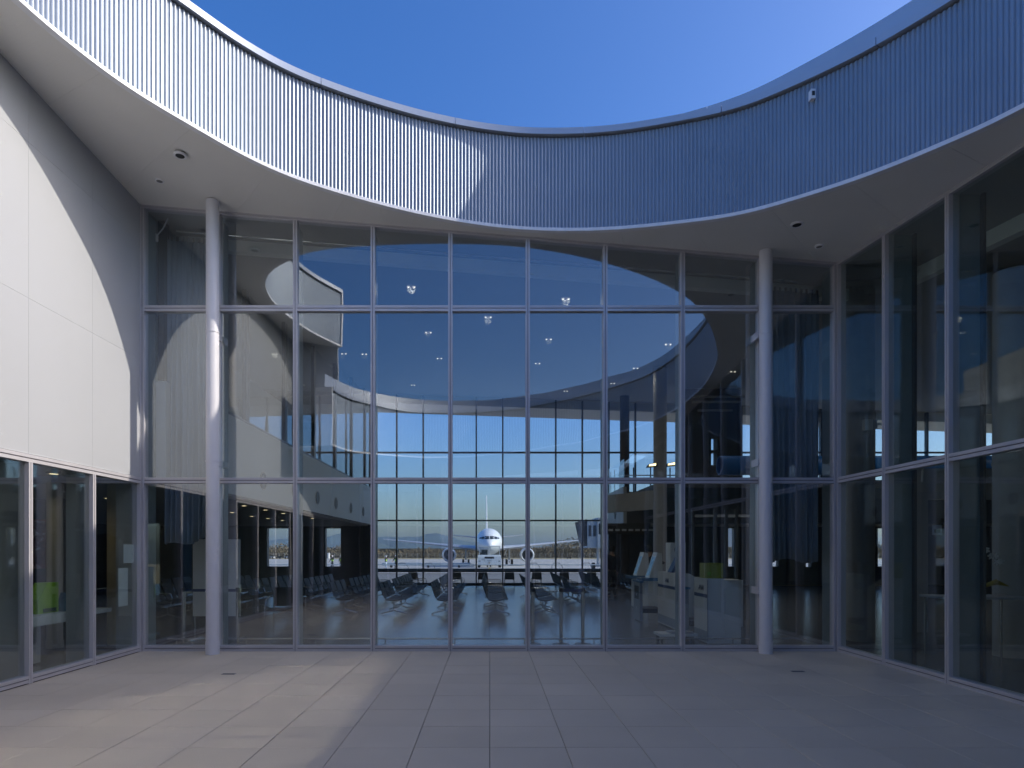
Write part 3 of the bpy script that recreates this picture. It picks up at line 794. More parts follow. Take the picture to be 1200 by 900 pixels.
for x in (5.9, 6.6, 7.4, 8.4): MB().box(x - .02, x + .02, 26.08, 26.13, 4.005, 5.0).build('post', 'frame_dark', rm)
for z in (4.75, 4.98): MB().path([(5.75, 28.6, z), (8.6, 28.6, z)], .025, 8).build('handrail', 'frame_dark', rm)
for (X, Y, r, zb, m_, lb) in (((732 - CX) / F * 27.2, 27.2, .20, 0, 'brown', 'dark round interior column standing at the mezzanine corner'),
                          ((773.5 - CX) / F * 20, 20, .205, 0, 'greycol', 'thick grey interior column carrying two floodlights'),
                          ((1008 - CX) / F * 11.3, 11.3, .23, 0, 'greycol', 'thick pale interior column just behind the right corner of the glazing'),
                          ((1188 - CX) / F * 9.6, 9.6, .26, 0, 'greycol', 'thick pale interior column behind the right side glass, nearest the frame edge'),
                          (-7.15, 10.45, .115, 0, 'greycol', 'slim round grey column behind the left shop window')):
    zt = ceil_z(X, Y) if Y > YF else (2.8 if X < 0 else 5.8)
    if X < -6: zt = 2.71
    t = thing('interior_column', lb, 'column', (X, Y, 0))
    MB().path([(X, Y, .001), (X, Y, zt)], r, 32).build('shaft', m_, t, smooth=True)
    MB().path([(X, Y, 2.9 if X > 0 else .001), (X, Y, 2.94 if X > 0 else .12)], r + .012, 32).build('band', m_, t, smooth=True)
# beam to thick column
tag(MB().hexa([(4.0, 22.0, 2.9), (5.15, 20.05, 2.9), (5.25, 20.25, 2.9), (4.1, 22.2, 2.9), (4.0, 22.0, 3.5), (5.15, 20.05, 3.5), (5.25, 20.25, 3.5), (4.1, 22.2, 3.5)]).build('sign_beam', 'greycol'), 'grey beam running to the column with floodlights', 'beam')
for s, (px, py) in ((-1, (764, 546)), (1, (786, 545))):
    X, Y, Z = at(px, py, 19.9); cxx = (773.5 - CX) / F * 20
    t = thing('floodlight', 'lit floodlight on the %s side of the thick grey column' % ('left' if s < 0 else 'right'), 'floodlight', (X, Y, Z))
    MB().hexa([(X - .16, Y - .1, Z - .05), (X + .16, Y - .1, Z - .02), (X + .16, Y + .1, Z - .02), (X - .16, Y + .1, Z - .05), (X - .13, Y - .1, Z + .03), (X + .13, Y - .1, Z + .09), (X + .13, Y + .1, Z + .09), (X - .13, Y + .1, Z + .03)]).build('housing', 'black', t)
    MB().hexa([(X - .12, Y - .104, Z - .02), (X + .1, Y - .104, Z - .0), (X + .1, Y - .1005, Z - .0), (X - .12, Y - .1005, Z - .02), (X - .1, Y - .104, Z + .03), (X + .1, Y - .104, Z + .07), (X + .1, Y - .1005, Z + .07), (X - .1, Y - .1005, Z + .03)]).build('lamp_face', 'lampflood', t)
    MB().path([(X + (.1 if s < 0 else -.1), Y + .02, Z), (cxx + s * .2, Y + .1, Z - .02)], .02, 8).build('arm', 'black', t)
# blue cylinder
bc = thing('blue_cylinder', 'long blue horizontal cylinder hanging at upper floor level on the right of the hall', 'cylinder', ((842 - CX) / F * 20, 20, 4.28))
x0 = (843 - CX) / F * 20; zc = 1.6 + (HY - 545.5) / F * 20; r = 22.5 / 2 / F * 20
def circ(x, rr, n=36): return [(x, 20 + rr * math.cos(a), zc + rr * math.sin(a)) for a in [2 * math.pi * k / n for k in range(n)]]
MB().rings([circ(x0, r), circ(25.5, r)], False).build('shell', 'blue', bc, smooth=True)
MB().rings([circ(x0 + .001, r), circ(x0 + .001, r * .86), circ(x0 + .3, r * .84), circ(x0 + .3, .001)], False).build('end_recess', 'bluedeep', bc, smooth=True)
for x in (9, 13, 17, 21, 24): MB().path([(x, 20, zc + r), (x, 20, ceil_z(x, 20) - .01)], .012, 6).build('hanger', 'frame_dark', bc)
# deck carrying the right side upper floor
struct(MB().box(5.9, 25.7, 21.5, 25.98, 3.72, 3.98).build('upper_deck', 'darkwall'))
dwall = thing('service_block', 'dark brown upper block behind the blue cylinder with a narrow rounded window', 'room', (8.8, 24, 3.99))
def Pdx(p, D=24): return (p - CX) / F * D
sx0, sx1 = Pdx(833), Pdx(840); sz0, sz1 = 1.6 + (HY - 545) / F * 24, 1.6 + (HY - 513) / F * 24
xa, xb = Pdx(803), Pdx(869); zt = ceil_z(8.5, 24) - .02
MB().box(xa, sx0, 24, 24.3, 3.985, zt).build('wall_section', 'brown', dwall); MB().box(sx1, xb, 24, 24.3, 3.985, zt).build('wall_section', 'brown', dwall)
MB().box(sx0, sx1, 24, 24.3, 3.985, sz0).build('wall_section', 'brown', dwall); MB().box(sx0, sx1, 24, 24.3, sz1, zt).build('wall_section', 'brown', dwall)
MB().box(sx0 - .05, sx0 - .001, 23.96, 23.998, sz0, sz1).box(sx1 + .001, sx1 + .05, 23.96, 23.998, sz0, sz1).box(sx0, sx1, 23.96, 23.998, (sz0 + sz1) / 2 - .05, (sz0 + sz1) / 2 + .05).build('window_frame', 'black', dwall)
MB().box(sx0, sx1, 24.1, 24.11, sz0, sz1).build('pane', 'glass_far', dwall)
for k, (pa, pb) in enumerate(((812, 872), (812, 867), (818, 858))):
    z = 1.6 + (HY - (465, 471, 481)[k]) / F * 23; X0, X1 = Pdx(pa, 23), Pdx(pb, 23)
    tag(MB().box(X0, X1, 22.95, 23.05, z - .03, z + .03).build('overhead_pipe', 'greycol'), ['thin pale pipe high before the dark block, topmost', 'thin pale pipe high before the dark block, middle one', 'thin pale pipe before the dark block, lowest of three'][k], 'pipe')
# dark partition behind kiosks, glazed doors
pt = thing('glass_partition', 'dark framed glass partition and doors behind the check-in counters', 'partition', (8, 21.5, 0))
for px in (800, 812, 838, 851, 863, 880):
    X = Pdx(px, 21.4); MB().box(X - .05, X + .05, 21.35, 21.45, 0, 2.98).build('post', 'frame_dark', pt)
MB().box(Pdx(812, 21.4), Pdx(880, 21.4), 21.36, 21.44, 2.72, 2.80).build('head', 'steel', pt)
MB().box(Pdx(712, 24), Pdx(775, 24), 25.6, 25.98, 2.25, 2.69).build('beam', 'dark', pt)
for k in range(7):
    X = Pdx(716 + k * 8, 25); 
    MB().box(X, X + .18, 25.5, 25.52, 2.38, 2.46).build('light_strip', 'paper', pt)

# curtains ------------------------------------------------------------------
def curtain(x0, x1, y, zt, zbf, label, seed, dirx=True):
    rr_ = random.Random(seed); n = int(abs(x1 - x0) / .008); b = MB(); top = []; t = thing('curtain', label, 'curtain', ((x0 + x1) / 2, y, zt(x0)))
    ph = rr_.random() * 6; nz = 14; amp = [.5 + rr_.random() for _ in range(60)]
    for i in range(n + 1):
        x = x0 + (x1 - x0) * i / n; u = i / n * abs(x1 - x0) / .075
        a = .055 * amp[int(u) % 60]
        for k in range(nz + 1):
            v = k / nz; zt_, zb_ = zt(x), zbf(x); z = zt_ + (zb_ - zt_) * v
            off = a * (.45 + .75 * v) * math.sin(2 * math.pi * u * .82 + ph + .5 * math.sin(u * .37) + .35 * math.sin(3 * v + u * .2)) + .012 * math.sin(5 * u + 2 * v)
            b.v.append((x, y + off, z))
        if i:
            for k in range(nz):
                q = (i - 1) * (nz + 1) + k; b.f.append((q, q + nz + 1, q + nz + 2, q + 1))
    o = b.build('cloth', 'fabric', t, smooth=True, fix=False)
    so_ = o.modifiers.new('thick', 'SOLIDIFY'); so_.thickness = .003
    h = MB(); m = int(abs(x1 - x0) / .085)
    for i in range(m):
        x = x0 + (x1 - x0) * (i + .5) / m; h.box(x - .018, x + .018, y - .03, y - .015, zt(x) - .02, zt(x) + .06)
    h.build('heading_tab', 'steel', t)
    return t
curtain(-5.50, -4.50, 10.75, lambda x: ceil_z(x, 10.75) - .28, lambda x: 1.66 + .22 * (x + 5.5) + .05 * math.sin(9 * x), 'grey blue curtain hanging behind the left corner of the front glass', 3)
curtain(4.72, 5.62, 10.85, lambda x: ceil_z(x, 10.8) - .28, lambda x: 1.42 + .04 * math.sin(9 * x), 'dark grey blue curtain hanging behind the right corner of the front glass', 5)
# projector bracket at curtain top-left
t = thing('wall_bracket', 'white angled cable bracket at the top of the left curtain', 'bracket', (-5.45, 10.5, 6.6))
MB().path([at(175, 266, 10.45), at(184, 276, 10.45), at(191, 268, 10.45), at(197, 256, 10.45)], .012, 8).build('arm', 'edge', t)
MB().path([at(184, 276, 10.45), at(184, 283, 10.45)], .022, 8).build('knuckle', 'edge', t)
X, Y, Z = at(198, 252, 10.5); MB().box(X - .09, X + .09, Y - .05, Y + .05, Z - .03, Z + .03).build('box', 'edge', t)

# kick rail along glass
kr = thing('kick_rail', 'long thin steel rail close to the floor inside the front glass', 'rail', (0, 10.55, 0))
MB().path([(-5.35, 10.56, .135), (5.25, 10.56, .135)], .014, 10).build('rail', 'steel', kr)
for k in range(10):
    x = -5.2 + k * 1.155; MB().path([(x, 10.56, .12), (x, 10.56, .001)], .009, 8).build('foot', 'steel', kr)

# stanchions
def stanchion(px, lb, grp):
    X = (px - CX) / F * 10.78; Y = 10.78; t = thing('barrier_post', lb, 'barrier post', (X, Y, 0), group=grp)
    MB().path([(X, Y, .001), (X, Y, .02), (X, Y, .03)], [.14, .14, .04], 24).build('base', 'frame_dark', t)
    MB().path([(X, Y, .03), (X, Y, .90)], .030, 16).build('pole', 'steel', t, smooth=True)
    MB().path([(X, Y, .90), (X, Y, .96), (X, Y, .97)], [.036, .036, .02], 16).build('cassette', 'black', t, smooth=True); return X
gS = 'belt barrier posts just inside the front glass'
a = stanchion(215.5, 'steel belt post behind the glass between the left wall and the left column', gS); c = stanchion(278.5, 'steel belt post behind the glass just right of the left column', gS)
tag(MB().box(a + .037, c - .037, 10.775, 10.785, .90, .945).build('barrier_belt', 'navy'), 'navy belt stretched between the two left posts behind the column', 'belt')
stanchion(624.5, 'steel belt post without belt, leftmost of the three near the middle', gS); a = stanchion(657.5, 'steel belt post at the left end of the short blue belt', gS); c = stanchion(683, 'steel belt post at the right end of the short blue belt', gS)
tag(MB().box(a + .037, c - .037, 10.775, 10.785, .90, .945).build('barrier_belt', 'navy'), 'short navy belt between two posts in the middle of the hall', 'belt')

# notice board
t = thing('display_board', 'pale freestanding board on legs behind the left column', 'board', (-4.95, 11.4, 0))
x0, x1 = (226 - CX) / F * 11.4, (281 - CX) / F * 11.4
MB().box(x0, x1, 11.40, 11.43, .42, 1.80).build('panel', 'kiosk', t); MB().box(x0, x1, 11.385, 11.397, .88, .91).build('trim_strip', 'kioskgrey', t)
for x in (x0 + .02, x1 - .02): MB().path([(x, 11.44, .001), (x, 11.44, 1.8)], .016, 8).build('leg', 'steel', t)
for x in (x0 + .02, x1 - .02): MB().box(x - .02, x + .02, 11.2, 11.7, .001, .025).build('foot', 'steel', t)

# ------------------------------------------------------------------ waiting hall seats
def seat_unit(nseat, label, loc, rz=0):
    t = thing('bench_seating', label, 'seating', (0, 0, 0), group='rows of black airport seats in the waiting hall'); P = .60
    L = nseat * P
    for k in range(nseat):
        y = (k + .5) * P
        # seat faces +X ; beam runs along +Y
        b = MB(); w = .238
        pr = [(-.02, .40), (.08, .375), (.22, .375), (.36, .40), (.44, .415), (.47, .40)]
        pts = [(x, z) for x, z in pr] + [(x, z - .028) for x, z in reversed(pr)]
        b.prism(pts, 'y', y - w, y + w); b.build('seat_pan', 'seatblack', t)
        b = MB(); pr = [(-.02, .42), (-.06, .50), (-.09, .59), (-.13, .70), (-.17, .80)]
        pts = [(x, z) for x, z in pr] + [(x - .022, z) for x, z in reversed(pr)]
        b.prism(pts, 'y', y - w, y + w)
        bo_ = b.build('backrest', 'seatblack', t)
        MB().prism([(-.045, .40), (-.025, .405), (-.055, .455), (-.085, .455)], 'y', y - .10, y + .10).build('back_bracket', 'seatmetal', bo_)
    MB().box(.14, .20, .02, L - .02, .28, .33).build('beam', 'seatmetal', t)
    for y in (.28, L - .28):
        b = MB(); b.path([(.17, y, .28), (.17, y, .12), (.10, y, .09), (-.14, y, .03)], [.022, .022, .02, .014], 8); b.path([(.17, y, .12), (.24, y, .09), (.50, y, .03)], [.022, .02, .014], 8)
        b.path([(-.14, y, .04), (-.14, y, .001)], .018, 8); b.path([(.50, y, .04), (.50, y, .001)], .018, 8)
        b.build('leg', 'seatmetal', t)
    for k in range(0, nseat + 1, 2 if nseat > 3 else nseat):
        y = min(max(k * P, .01), L - .01)
        b = MB(); b.path([(.36, y, .33), (.40, y, .50), (.36, y, .60), (-.02, y, .60), (-.08, y, .56)], .012, 6); b.build('armrest', 'seatmetal', t)
    t.location = loc; t.rotation_euler = (0, 0, rz); return t
rows = [(-.02, 15.6, (4, 6)), (-1.29, 15.6, (4, 8)), (-2.56, 15.6, (3, 8)), (-3.83, 15.8, (3, 7)), (-5.1, 15.2, (3, 7)), (-6.4, 14.8, (3, 7)), (-7.7, 14.6, (3, 7)), (-9.0, 15.5, (3, 5)),
        (1.22, 15.6, (2, 8)), (2.38, 18.2, (3, 6)), (3.5, 19.6, (8,)), (4.75, 19.5, (1, 4))]
protos = {}
names = ['central row straight below the airliner', 'second row left of centre', 'third row left of centre', 'fourth row left of centre', 'row beside the mezzanine edge', 'row in the shade under the mezzanine', 'farther row in the shade under the mezzanine', 'leftmost row by the far left window',
         'row right of centre behind the three belt posts', 'row behind the short blue belt', 'long row near the right of the hall', 'row nearest the standing person at the right']
def copy_deep(o, parent=None):
    c = o.copy(); C.objects.link(c); c.parent = parent
    for ch in list(o.children): copy_deep(ch, c)
    return c
for (X, Y, units), nm in zip(rows, names):
    y = Y
    for q, n in enumerate(units):
        lb = 'black seats, %s, %s' % (nm, 'front unit' if q == 0 else 'rear unit')
        if len(units) == 1: lb = 'black seats, ' + nm
        if n in protos:
            t = copy_deep(protos[n]); t['label'] = lb; t.location = (X, y, 0)
        else: t = seat_unit(n, lb, (X, y, 0)); protos[n] = t
        t.rotation_euler = (0, 0, rnd.uniform(-.02, .02))
        y += n * .60 + .35
# chairs by the far window
def make_chair():
    t = thing('low_chair', 'x', 'chair', (0, 0, 0), group='dark low chairs along the far window')
    b = MB(); 
    b.hexa([(-.23, -.02, .33), (.23, -.02, .33), (.23, .0, .33), (-.23, .0, .33), (-.20, -.07, .62), (.20, -.07, .62), (.20, -.05, .62), (-.20, -.05, .62)]); b.build('backrest', 'frame_dark', t)
    MB().box(-.22, .22, 0, .42, .30, .335).build('seat', 'frame_dark', t)
    for x in (-.2, .2):
        for y in (.0, .4): MB().path([(x, y, .30), (x * 1.15, y + (-.03 if y == 0 else .03), .001)], .012, 6).build('leg', 'frame_dark', t)
    return t
ch0 = None
for k, px in enumerate((535, 566, 597, 629, 661, 693, 484)):
    X = (px - CX) / F * 28.3
    lb = 'dark low chair at the far window, ' + ['left of the airliner engine pillar', 'in front of the tow tractor left side', 'right of the tow tractor', 'below the right engine', 'right of the right engine', 'below the jet bridge', 'behind the third row of seats'][k]
    if ch0 is None: ch0 = make_chair(); t = ch0
    else: t = copy_deep(ch0)
    t['label'] = lb; t.location = (X, 28.3, 0)
tag(MB().box(-5.2, 5.3, 29.0, 29.36, .60, .70).build('window_counter', 'frame_dark'), 'dark narrow counter running along the foot of the far window', 'counter')

# ------------------------------------------------------------------ check-in counters
def letters(txt, size, loc, rot, m, parent, name='lettering'):
    cu = bpy.data.curves.new(name, 'FONT'); cu.body = txt; cu.size = size; cu.extrude = .0015; cu.align_x = 'CENTER'; cu.align_y = 'CENTER'; cu.shear = .25
    cu.materials.append(M[m]); o = bpy.data.objects.new(name, cu); C.objects.link(o); o.parent = parent
    bpy.context.view_layer.update()
    me = bpy.data.meshes.new_from_object(o); q = bpy.data.objects.new(name, me); C.objects.link(q); q.parent = parent
    q.location = Vector(loc) - parent.location; q.rotation_euler = rot; bpy.data.objects.remove(o); q.name = name; return q
def counter(X, Y, dep, lb, h=1.12, wx=.55):
    t = thing('check_in_counter', lb, 'counter', (X, Y, 0), group='white check-in counters')
    MB().prism([(X, .02), (X + wx, .02), (X + wx, h - .18), (X + wx * .45, h), (X, h)], 'y', Y, Y + dep).build('body', 'kiosk', t)
    MB().box(X - .004, X - .0005, Y + .02, Y + dep - .02, h - .33, h - .27).build('stripe', 'navy', t)
    MB().box(X + .27, X + .32, Y - .02, Y - .001, .22, .95).build('side_channel', 'kiosk', t)
    MB().box(X - .012, X - .0005, Y + .01, Y + .03, .05, h - .02).build('corner_trim', 'kioskgrey', t)
    MB().box(X - .006, X - .0006, Y + .05, Y + dep - .02, .05, .22).build('kick_panel', 'kioskgrey', t)
    letters('ANA', .13, (X - .003, Y + dep * .5, h - .17), (R(90), 0, R(-90)), 'navy', t)
    return t
counter(3.70, 10.76, .75, 'white check-in counter closest to the glass, carrying the yellow-green box')
counter(3.70, 12.55, 1.45, 'white check-in counter farther in, with a tilted screen on top', h=1.14)
X, Y, Z = 3.83, 10.9, 1.122
t = thing('storage_box', 'yellow-green square box on top of the nearer check-in counter', 'box', (X, Y, Z))
bb = MB(); bb.box(X - .14, X + .17, Y, Y + .28, Z, Z + .02).box(X - .14, X - .13, Y, Y + .28, Z + .02, Z + .26).box(X + .16, X + .17, Y, Y + .28, Z + .02, Z + .26).box(X - .13, X + .16, Y, Y + .01, Z + .02, Z + .26).box(X - .13, X + .16, Y + .27, Y + .28, Z + .02, Z + .26)
bb.build('shell', 'yellow', t); MB().box(X - .10, X - .04, Y - .003, Y - .0005, Z + .05, Z + .11).build('label_patch', 'lime', t)
# baggage gates between counters
for (xx, yy, lb) in ((3.62, 11.75, 'dark baggage scale gate between the two check-in counters'), (3.35, 14.2, 'dark baggage scale gate beyond the farther check-in counter')):
    t = thing('baggage_scale', lb, 'scale', (xx, yy, 0))
    MB().box(xx, xx + .06, yy, yy + .6, .02, .88).build('side_panel', 'kioskgrey', t); MB().box(xx + .08, xx + .5, yy, yy + .6, .2, .3).build('platform', 'black', t)
    MB().box(xx - .004, xx - .001, yy + .1, yy + .5, .5, .8).build('dark_inset', 'black', t); MB().box(xx - .02, xx + .08, yy - .02, yy + .62, .881, .92).build('top_rail', 'screen', t)
    for q in (.3, .6): MB().path([(xx - .006, yy + .3, q), (xx - .0045, yy + .3, q)], .025, 10).build('button', 'paper', t)
t = thing('luggage_trolley', 'low white platform trolley on black castors in front of the counters', 'trolley', (3.2, 10.85, 0))
MB().box(2.9, 3.55, 10.85, 11.25, .13, .17).build('platform', 'kiosk', t)
MB().box(3.1, 3.5, 10.9, 11.2, .171, .20).build('tray', 'kioskgrey', t)
for x in (2.96, 3.48):
    for y in (10.9, 11.2): MB().path([(x - .02, y, .05), (x + .02, y, .05)], .048, 14).build('castor', 'tyre', t)
# self check in kiosk
def kiosk(X, Y, lb):
    t = thing('self_check_in_kiosk', lb, 'kiosk', (X, Y, 0), group='self check-in kiosks')
    MB().box(X - .12, X + .30, Y, Y + .5, .02, .82).build('pedestal', 'kiosk', t)
    MB().box(X - .28, X + .32, Y - .03, Y + .53, .821, .90).build('shelf', 'screen', t)
    MB().prism([(X - .08, .901), (X + .28, .901), (X + .24, 1.52), (X + .13, 1.55)], 'y', Y + .03, Y + .47).build('head', 'kiosk', t)
    MB().hexa([(X - .072, Y + .08, .95), (X - .068, Y + .08, .95), (X - .068, Y + .42, .95), (X - .072, Y + .42, .95), (X + .108, Y + .08, 1.48), (X + .112, Y + .08, 1.48), (X + .112, Y + .42, 1.48), (X + .108, Y + .42, 1.48)]).build('screen', 'screen', t)
kiosk(4.15, 16.2, 'white self check-in kiosk with tilted blue screen beyond the counters')
kiosk(4.15, 17.6, 'white self check-in kiosk behind the first one, mostly hidden')
t = thing('tablet_display', 'small dark tilted screen standing on the farther check-in counter', 'screen', (3.8, 13.2, 1.142))
MB().prism([(3.74, 1.142), (3.80, 1.142), (3.93, 1.46), (3.90, 1.47)], 'y', 13.1, 13.4).build('screen', 'navy', t)
MB().box(3.78, 3.98, 13.15, 13.35, 1.1415, 1.16).build('stand', 'kioskgrey', t)
t = thing('ticket_machine', 'tall pale machine with faint printed circles behind the farther counter', 'machine', (4.3, 14.6, 0))
MB().box(4.15, 4.50, 14.6, 15.0, .001, 1.78).build('cabinet', 'kiosk', t)
for z in (1.62, 1.38): MB().path([(4.3, 14.599, z), (4.3, 14.594, z)], .07, 20).build('printed_circle', 'kioskgrey', t)
MB().box(4.7, 5.3, 13.3, 13.9, .001, .98).build('desk', 'kiosk', thing('service_desk', 'pale low service desk behind the yellow-green box', 'desk', (5, 13.6, 0)))
t = thing('seated_bench', 'thin curved steel chair frame behind the left board', 'chair', (-4.2, 12.6, 0))
b = MB()
for x in (-4.4, -3.75):
    b.path([(x, 12.4, .001), (x, 12.42, .45), (x, 12.5, .62), (x, 12.7, .68), (x, 12.95, .66)], .014, 8); b.path([(x, 12.95, .001), (x, 12.95, .66)], .014, 8)
b.build('frame', 'steel', t); MB().box(-4.39, -3.76, 12.45, 12.95, .40, .44).build('seat', 'seatblack', t); MB().box(-4.39, -3.76, 12.95, 12.98, .46, .85).build('backrest', 'seatblack', t)

# ------------------------------------------------------------------ left shop interior
sh = thing('shop_counter', 'pale narrow counter running behind the low left windows', 'counter', (-6.2, 7, 0))
MB().box(-6.45, -5.95, 3.2, 9.05, .60, .73).build('top', 'mezz', sh); MB().box(-6.40, -6.36, 3.2, 9.0, .02, .60).build('front_panel', 'greycol', sh)
MB().box(-6.5, -5.95, 9.12, 10.0, .64, .70).build('side_top', 'mezz', sh); MB().path([(-6.0, 9.5, .001), (-6.0, 9.5, .64)], .02, 8).build('leg', 'steel', sh)
t = thing('file_box', 'bright lime green magazine file standing on the shop counter', 'file box', (-6.15, 8.9, .731))
MB().prism([(8.62, .732), (9.02, .732), (9.02, 1.15), (8.80, 1.15), (8.62, .93)], 'x', -6.30, -6.12).build('shell', 'lime', t)
MB().box(-6.115, -6.10, 8.7, 8.95, .75, .80).build('slot', 'leaf', t)
t = thing('office_chair', 'dark office chair back behind the shop counter', 'chair', (-6.9, 8.8, 0))
MB().path([(-6.9, 8.8, .02), (-6.9, 8.8, .45)], .03, 10).build('stem', 'black', t); MB().box(-7.15, -6.7, 8.55, 9.05, .45, .52).build('seat', 'coat', t)
MB().prism([(8.58, .58), (9.02, .58), (9.0, 1.02), (8.9, 1.10), (8.7, 1.10), (8.6, 1.02)], 'x', -6.74, -6.68).build('backrest', 'coat', t)
for a_ in range(5): 
    an = a_ * 1.2566; MB().path([(-6.9, 8.8, .06), (-6.9 + .25 * math.cos(an), 8.8 + .25 * math.sin(an), .03)], .018, 6).build('foot', 'black', t)
t = thing('leaflet_stand', 'small leaflet stand with a coloured brochure on the side counter', 'leaflet stand', (-6.2, 9.25, .70))
MB().prism([(9.2, .701), (9.32, .701), (9.36, .98), (9.33, .98)], 'x', -6.3, -6.1).build('brochure', 'poster_blue', t)
MB().box(-6.3, -6.05, 9.42, 9.75, .701, .80).build('desk_box', 'kioskgrey', thing('desk_box', 'low grey box on the side counter by the papers', 'box', (-6.2, 9.6, .7)))
for (pa, pb, ya, yb, lb) in ((145, 162, 638, 660, 'white notice sheet stuck high inside the last left window'), (139, 150, 666, 711, 'tall white sheet hanging lower inside the last left window')):
    Ya, Yb = F * 5.62 / (CX - pa), F * 5.62 / (CX - pb); zt = 1.6 + (HY - ya) / F * Ya; zb = 1.6 + (HY - yb) / F * Ya
    tag(MB().box(-5.625, -5.622, Ya, Yb, zb, zt).build('notice_sheet', 'paper'), lb, 'paper')
def poster(x0, x1, y, z0, z1, m, lb):
    t = thing('poster', lb, 'poster', ((x0 + x1) / 2, y, z0)); MB().box(x0, x1, y, y + .02, z0, z1).build('backing', 'frame_dark', t)
    MB().box(x0 + .01, x1 - .01, y - .003, y - .0005, z0 + .01, z1 - .01).build('print', m, t); return t
D = 11.9
pr = poster((38 - CX) / F * D, (72 - CX) / F * D, D, 1.6 - 22 / F * D, 1.6 + 37 / F * D, 'poster_red', 'dark red poster with pale lettering hanging in the left shop')
poster((80 - CX) / F * 12.4, (90 - CX) / F * 12.4, 12.4, 1.35, 2.18, 'poster_blue', 'narrow blue and white poster right of the red one')
poster((-25 - CX) / F * 11, (6 - CX) / F * 11, 11, 1.3, 2.25, 'poster_blue', 'blue and brown poster cut by the left edge of the photo')
tag(MB().path([((141 - CX) / F * 10.9, 10.9, .001), ((141 - CX) / F * 10.9, 10.9, 2.71)], .20, 28).build('beige_column', 'beige', smooth=True), 'yellowish beige round column in the left corner behind the papers', 'column')
struct(MB().box(-16.3, -8.9, 13.6, 13.75, 0, 2.7).build('shop_back_wall', 'dark'))

# ------------------------------------------------------------------ right interior bits
t = thing('wall_notice', 'small white square notice with green mark behind the right side glass', 'sign', (7.4, 10.6, 1.5))
X, Y, Z = at(1098.5, 621, 10.9)
MB().box(X - .08, X + .08, Y, Y + .01, Z - .085, Z + .085).build('plate', 'paper', t); MB().box(X - .055, X + .05, Y - .003, Y - .0005, Z - .05, Z + .01).build('green_mark', 'leaf', t)
tag(MB().box(6.85, 7.75, 10.915, 10.93, 0, 2.6).build('glass_door', 'glass_far'), 'clear inner glass door behind the right side wall carrying the notice', 'door')
t = thing('partition', 'grey wall strip with dark doorway deep behind the right side glass', 'partition', (9, 12.5, 0))
MB().box(8.2, 8.55, 12.4, 12.6, 0, 3.2).build('pier', 'greycol', t); MB().box(8.551, 18, 12.4, 12.6, 2.6, 3.2).build('header', 'greycol', t)
MB().box(10.3, 10.6, 12.4, 12.6, 0, 2.6).build('pier', 'greycol', t)
st = thing('staircase', 'dark staircase with slanting handrails behind the right side glass', 'staircase', (11, 11, 0))
for k in range(14): MB().box(9.6 + k * .28, 9.9 + k * .28, 10.0, 11.4, 2.55 - k * .18, 2.60 - k * .18).build('step', 'dark', st)
for y in (10.0, 11.4): MB().path([(9.6, y, 3.5), (13.5, y, 1.0)], .025, 8).build('handrail', 'seatmetal', st)
# flowers
t = thing('orchid_pot', 'white orchid and red and yellow leaves in a pot behind the right side glass', 'plant', (6.9, 9.1, 0))
X, Y = 6.55, 8.9
MB().box(X - .3, X + .9, Y - .25, Y + .35, .93, .96).build('table_top', 'kioskgrey', thing('side_table', 'thin grey table carrying the flowers at the right', 'table', (X, Y, 0)))
tb_ = [o for o in C.objects if o.name == 'side_table'][0]
for dx in (-.25, .85):
    for dy in (-.2, .3): MB().path([(X + dx, Y + dy, .001), (X + dx, Y + dy, .93)], .015, 8).build('leg', 'steel', tb_)
MB().path([(X + .25, Y, .961), (X + .25, Y, 1.10)], [.07, .09], 16).build('pot', 'red', t)
for dx, dz, n_ in ((-.42, .28, 'red_leaf'), (-.30, .12, 'red_leaf')):
    MB().path([(X + .2, Y, 1.1), (X + .2 + dx * .5, Y - .05, 1.12 + dz * .4), (X + .2 + dx, Y - .05, 1.1 + dz)], [.02, .035, .004], 8).build(n_, 'red', t)
MB().path([(X + .3, Y, 1.08), (X + .5, Y - .05, 1.16), (X + .68, Y - .05, 1.10)], [.02, .04, .004], 8).build('yellow_leaf', 'gold', t)
MB().path([(X + .28, Y, 1.1), (X + .25, Y, 1.45), (X + .38, Y - .03, 1.58), (X + .55, Y - .05, 1.45)], .006, 6).build('stem', 'leaf', t)
for k in range(9):
    u = k / 8; px_, py_, pz_ = X + .30 + .27 * u, Y - .05 - .02 * (k % 2), 1.60 - .22 * u + .03 * (k % 3)
    b = MB()
    for q in range(5):
        an = q * 1.2566 + k; b.quad((px_, py_, pz_), (px_ + .035 * math.cos(an - .4), py_ - .008, pz_ + .035 * math.sin(an - .4)), (px_ + .05 * math.cos(an), py_ - .004, pz_ + .05 * math.sin(an)), (px_ + .035 * math.cos(an + .4), py_ - .008, pz_ + .035 * math.sin(an + .4)))
    o = b.build('petal_cluster', 'orchid', t, fix=False)
# floodlight and bent pipe
X, Y, Z = at(1021, 498, 11.0)
t = thing('floodlight', 'unlit grey box floodlight on the pale column behind the right side glass', 'floodlight', (X, Y, Z))
MB().box(X - .11, X + .03, Y, Y + .2, Z - .09, Z + .10).build('housing', 'kiosk', t); MB().box(X + .031, X + .12, Y + .02, Y + .16, Z - .06, Z + .09).build('head', 'kioskgrey', t); MB().path([(X + .12, Y + .1, Z + .05), (X + .3, Y + .1, Z + .02)], .02, 8).build('arm', 'kiosk', t)
t = thing('bent_pipe', 'thin pale pipe bent like a hook under the transom at the right', 'pipe', at(1085, 555, 11.5))
MB().path([at(1080.5, 565, 11.5), at(1081, 552, 11.5), at(1084, 545.5, 11.5), at(1092, 543, 11.5), at(1104, 540, 11.5)], .018, 8).build('pipe', 'kiosk', t, smooth=True)

